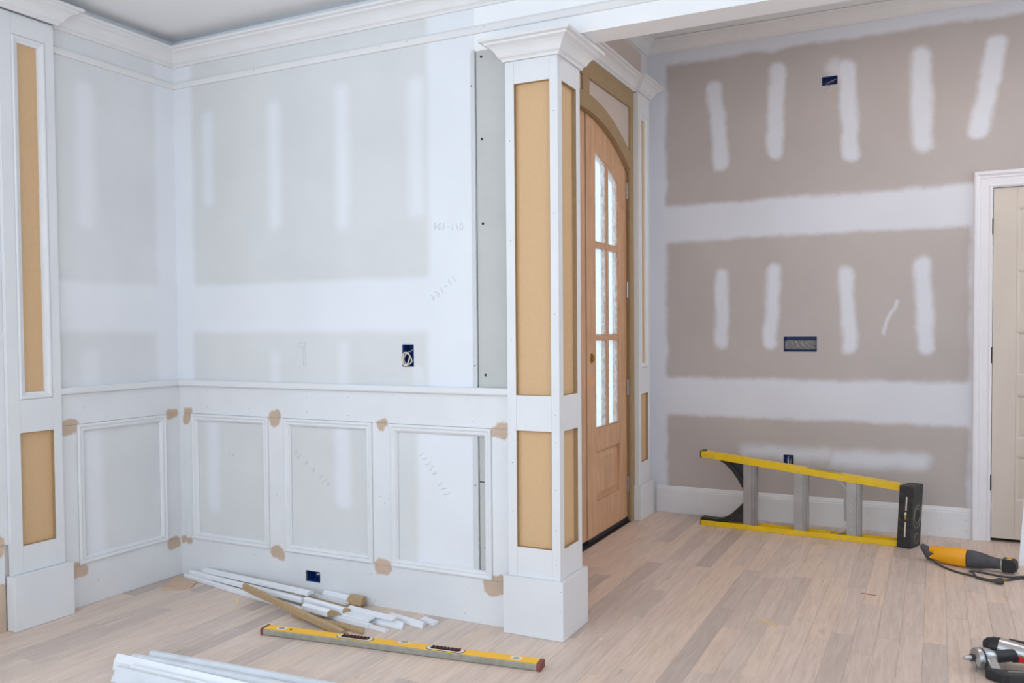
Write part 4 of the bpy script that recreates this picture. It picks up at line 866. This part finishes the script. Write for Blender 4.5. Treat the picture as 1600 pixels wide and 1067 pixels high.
ax_tube([(.14, .098, .052, .020), (.148, .090, .054, .030), (.162, .076, .056, .035), (.176, .062, .056, .037)], 'motor_cap', M_black)
ax_tube([(.1765, .0615, .056, .037), (.20, .036, .054, .037), (.235, .002, .052, .034), (.28, -.038, .048, .030), (.33, -.080, .044, .027)], 'motor_housing', M_silver)
ax_tube([(.205, .052, .083, .010), (.25, .010, .080, .012), (.30, -.036, .072, .012)], 'grip_rubber', M_black)
MB().prism([(.196, -.012), (.214, -.026), (.222, -.018), (.216, -.006)], lambda u, v, h: GP(u, v, h), .030, .052).build('trigger', M_red, ng, bevel=.002)
MB().prism([(.178, -.010), (.200, -.014), (.200, .008), (.178, .008)], lambda u, v, h: GP(u, v, h), .028, .050).build('trigger_mount', M_black, ng, bevel=.002)
# driver guide and magazine
MB().loft([[GP(.072, -.006, .020), GP(.104, -.006, .020), GP(.104, -.006, .066), GP(.072, -.006, .066)], [GP(.060, -.070, .006), GP(.090, -.078, .006), GP(.090, -.078, .040), GP(.060, -.070, .040)]]).build('magazine_neck', M_silver, ng, bevel=.004)
MB().prism([(.042, -.058), (.058, -.070), (.082, -.128), (.078, -.136), (.060, -.130), (.036, -.076)], lambda u, v, h: GP(u, v, h), .002, .038).build('magazine_end', M_black, ng, bevel=.005)
mg = MB().prism([(.066, -.072), (.40, -.130), (.40, -.180), (.082, -.130)], lambda u, v, h: GP(u, v, h), .003, .034).build('magazine', M_gun, ng, bevel=.004)
MB().prism([(.10, -.098), (.16, -.108), (.16, -.110), (.10, -.100)], lambda u, v, h: GP(u, v, h), .0342, .0348).build('maker_stripe', M_lvlwhite, ng)
MB().tube([GP(.034, -.014, .040), GP(.036, -.020, .022), GP(.033, -.022, .004)], .0012, 6).build('wire_contact', M_gun, ng)

# ------------------------------------------------------------------ little bits on the floor
def chip(p, q, wd, label, m=M_chip, h=.004, nm='wood_chip'):
    p, q = Vector((*p, 0)), Vector((*q, 0)); d = (q-p).normalized(); n = Vector((-d.y, d.x, 0))*wd
    o = MB().loft([[tuple(e_-n*.5+Vector((0, 0, .0004))), tuple(e_+n*.5+Vector((0, 0, .0004))), tuple(e_+n*.35+Vector((0, 0, h))), tuple(e_-n*.4+Vector((0, 0, h)))] for e_ in (p, p+(q-p)*.5+n*.1, q)]).build(nm, m, None); tag(o, label, 'wood chip', 'wood scraps on the floor')
chip((2.806, .540), (2.885, .491), .014, 'pale wood chip lying in the middle of the foyer floor')
chip((3.166, 1.107), (3.233, 1.096), .004, 'thin brown splinter on the floor in front of the ladder', mat('brown_splinter', (170, 110, 70), .7), .003)
chip((.585, -.222), (.612, -.236), .012, 'small yellow wood shaving in front of the white mouldings', mat('yellow_shaving', (236, 216, 150), .7), .005)
rg = random.Random(11); deb = MB()
for k in range(46):
    x, y = rg.uniform(.9, 3.9), rg.uniform(-.8, 2.2)
    if (y > -.10 and x < 2.25) or (y > 1.9): continue
    if (x-2.0)**2 < .1 and y < 0: continue
    s = rg.uniform(.002, .005); deb.box(x, x+s*rg.uniform(.6, 2), y, y+s, .0004, .0025)
o = deb.build('floor_debris', M_vinyl, None); tag(o, 'tiny white crumbs of plaster scattered over the floor', 'debris', None, 'stuff')

for o in S.objects:
    if '_org' in o: del o['_org']
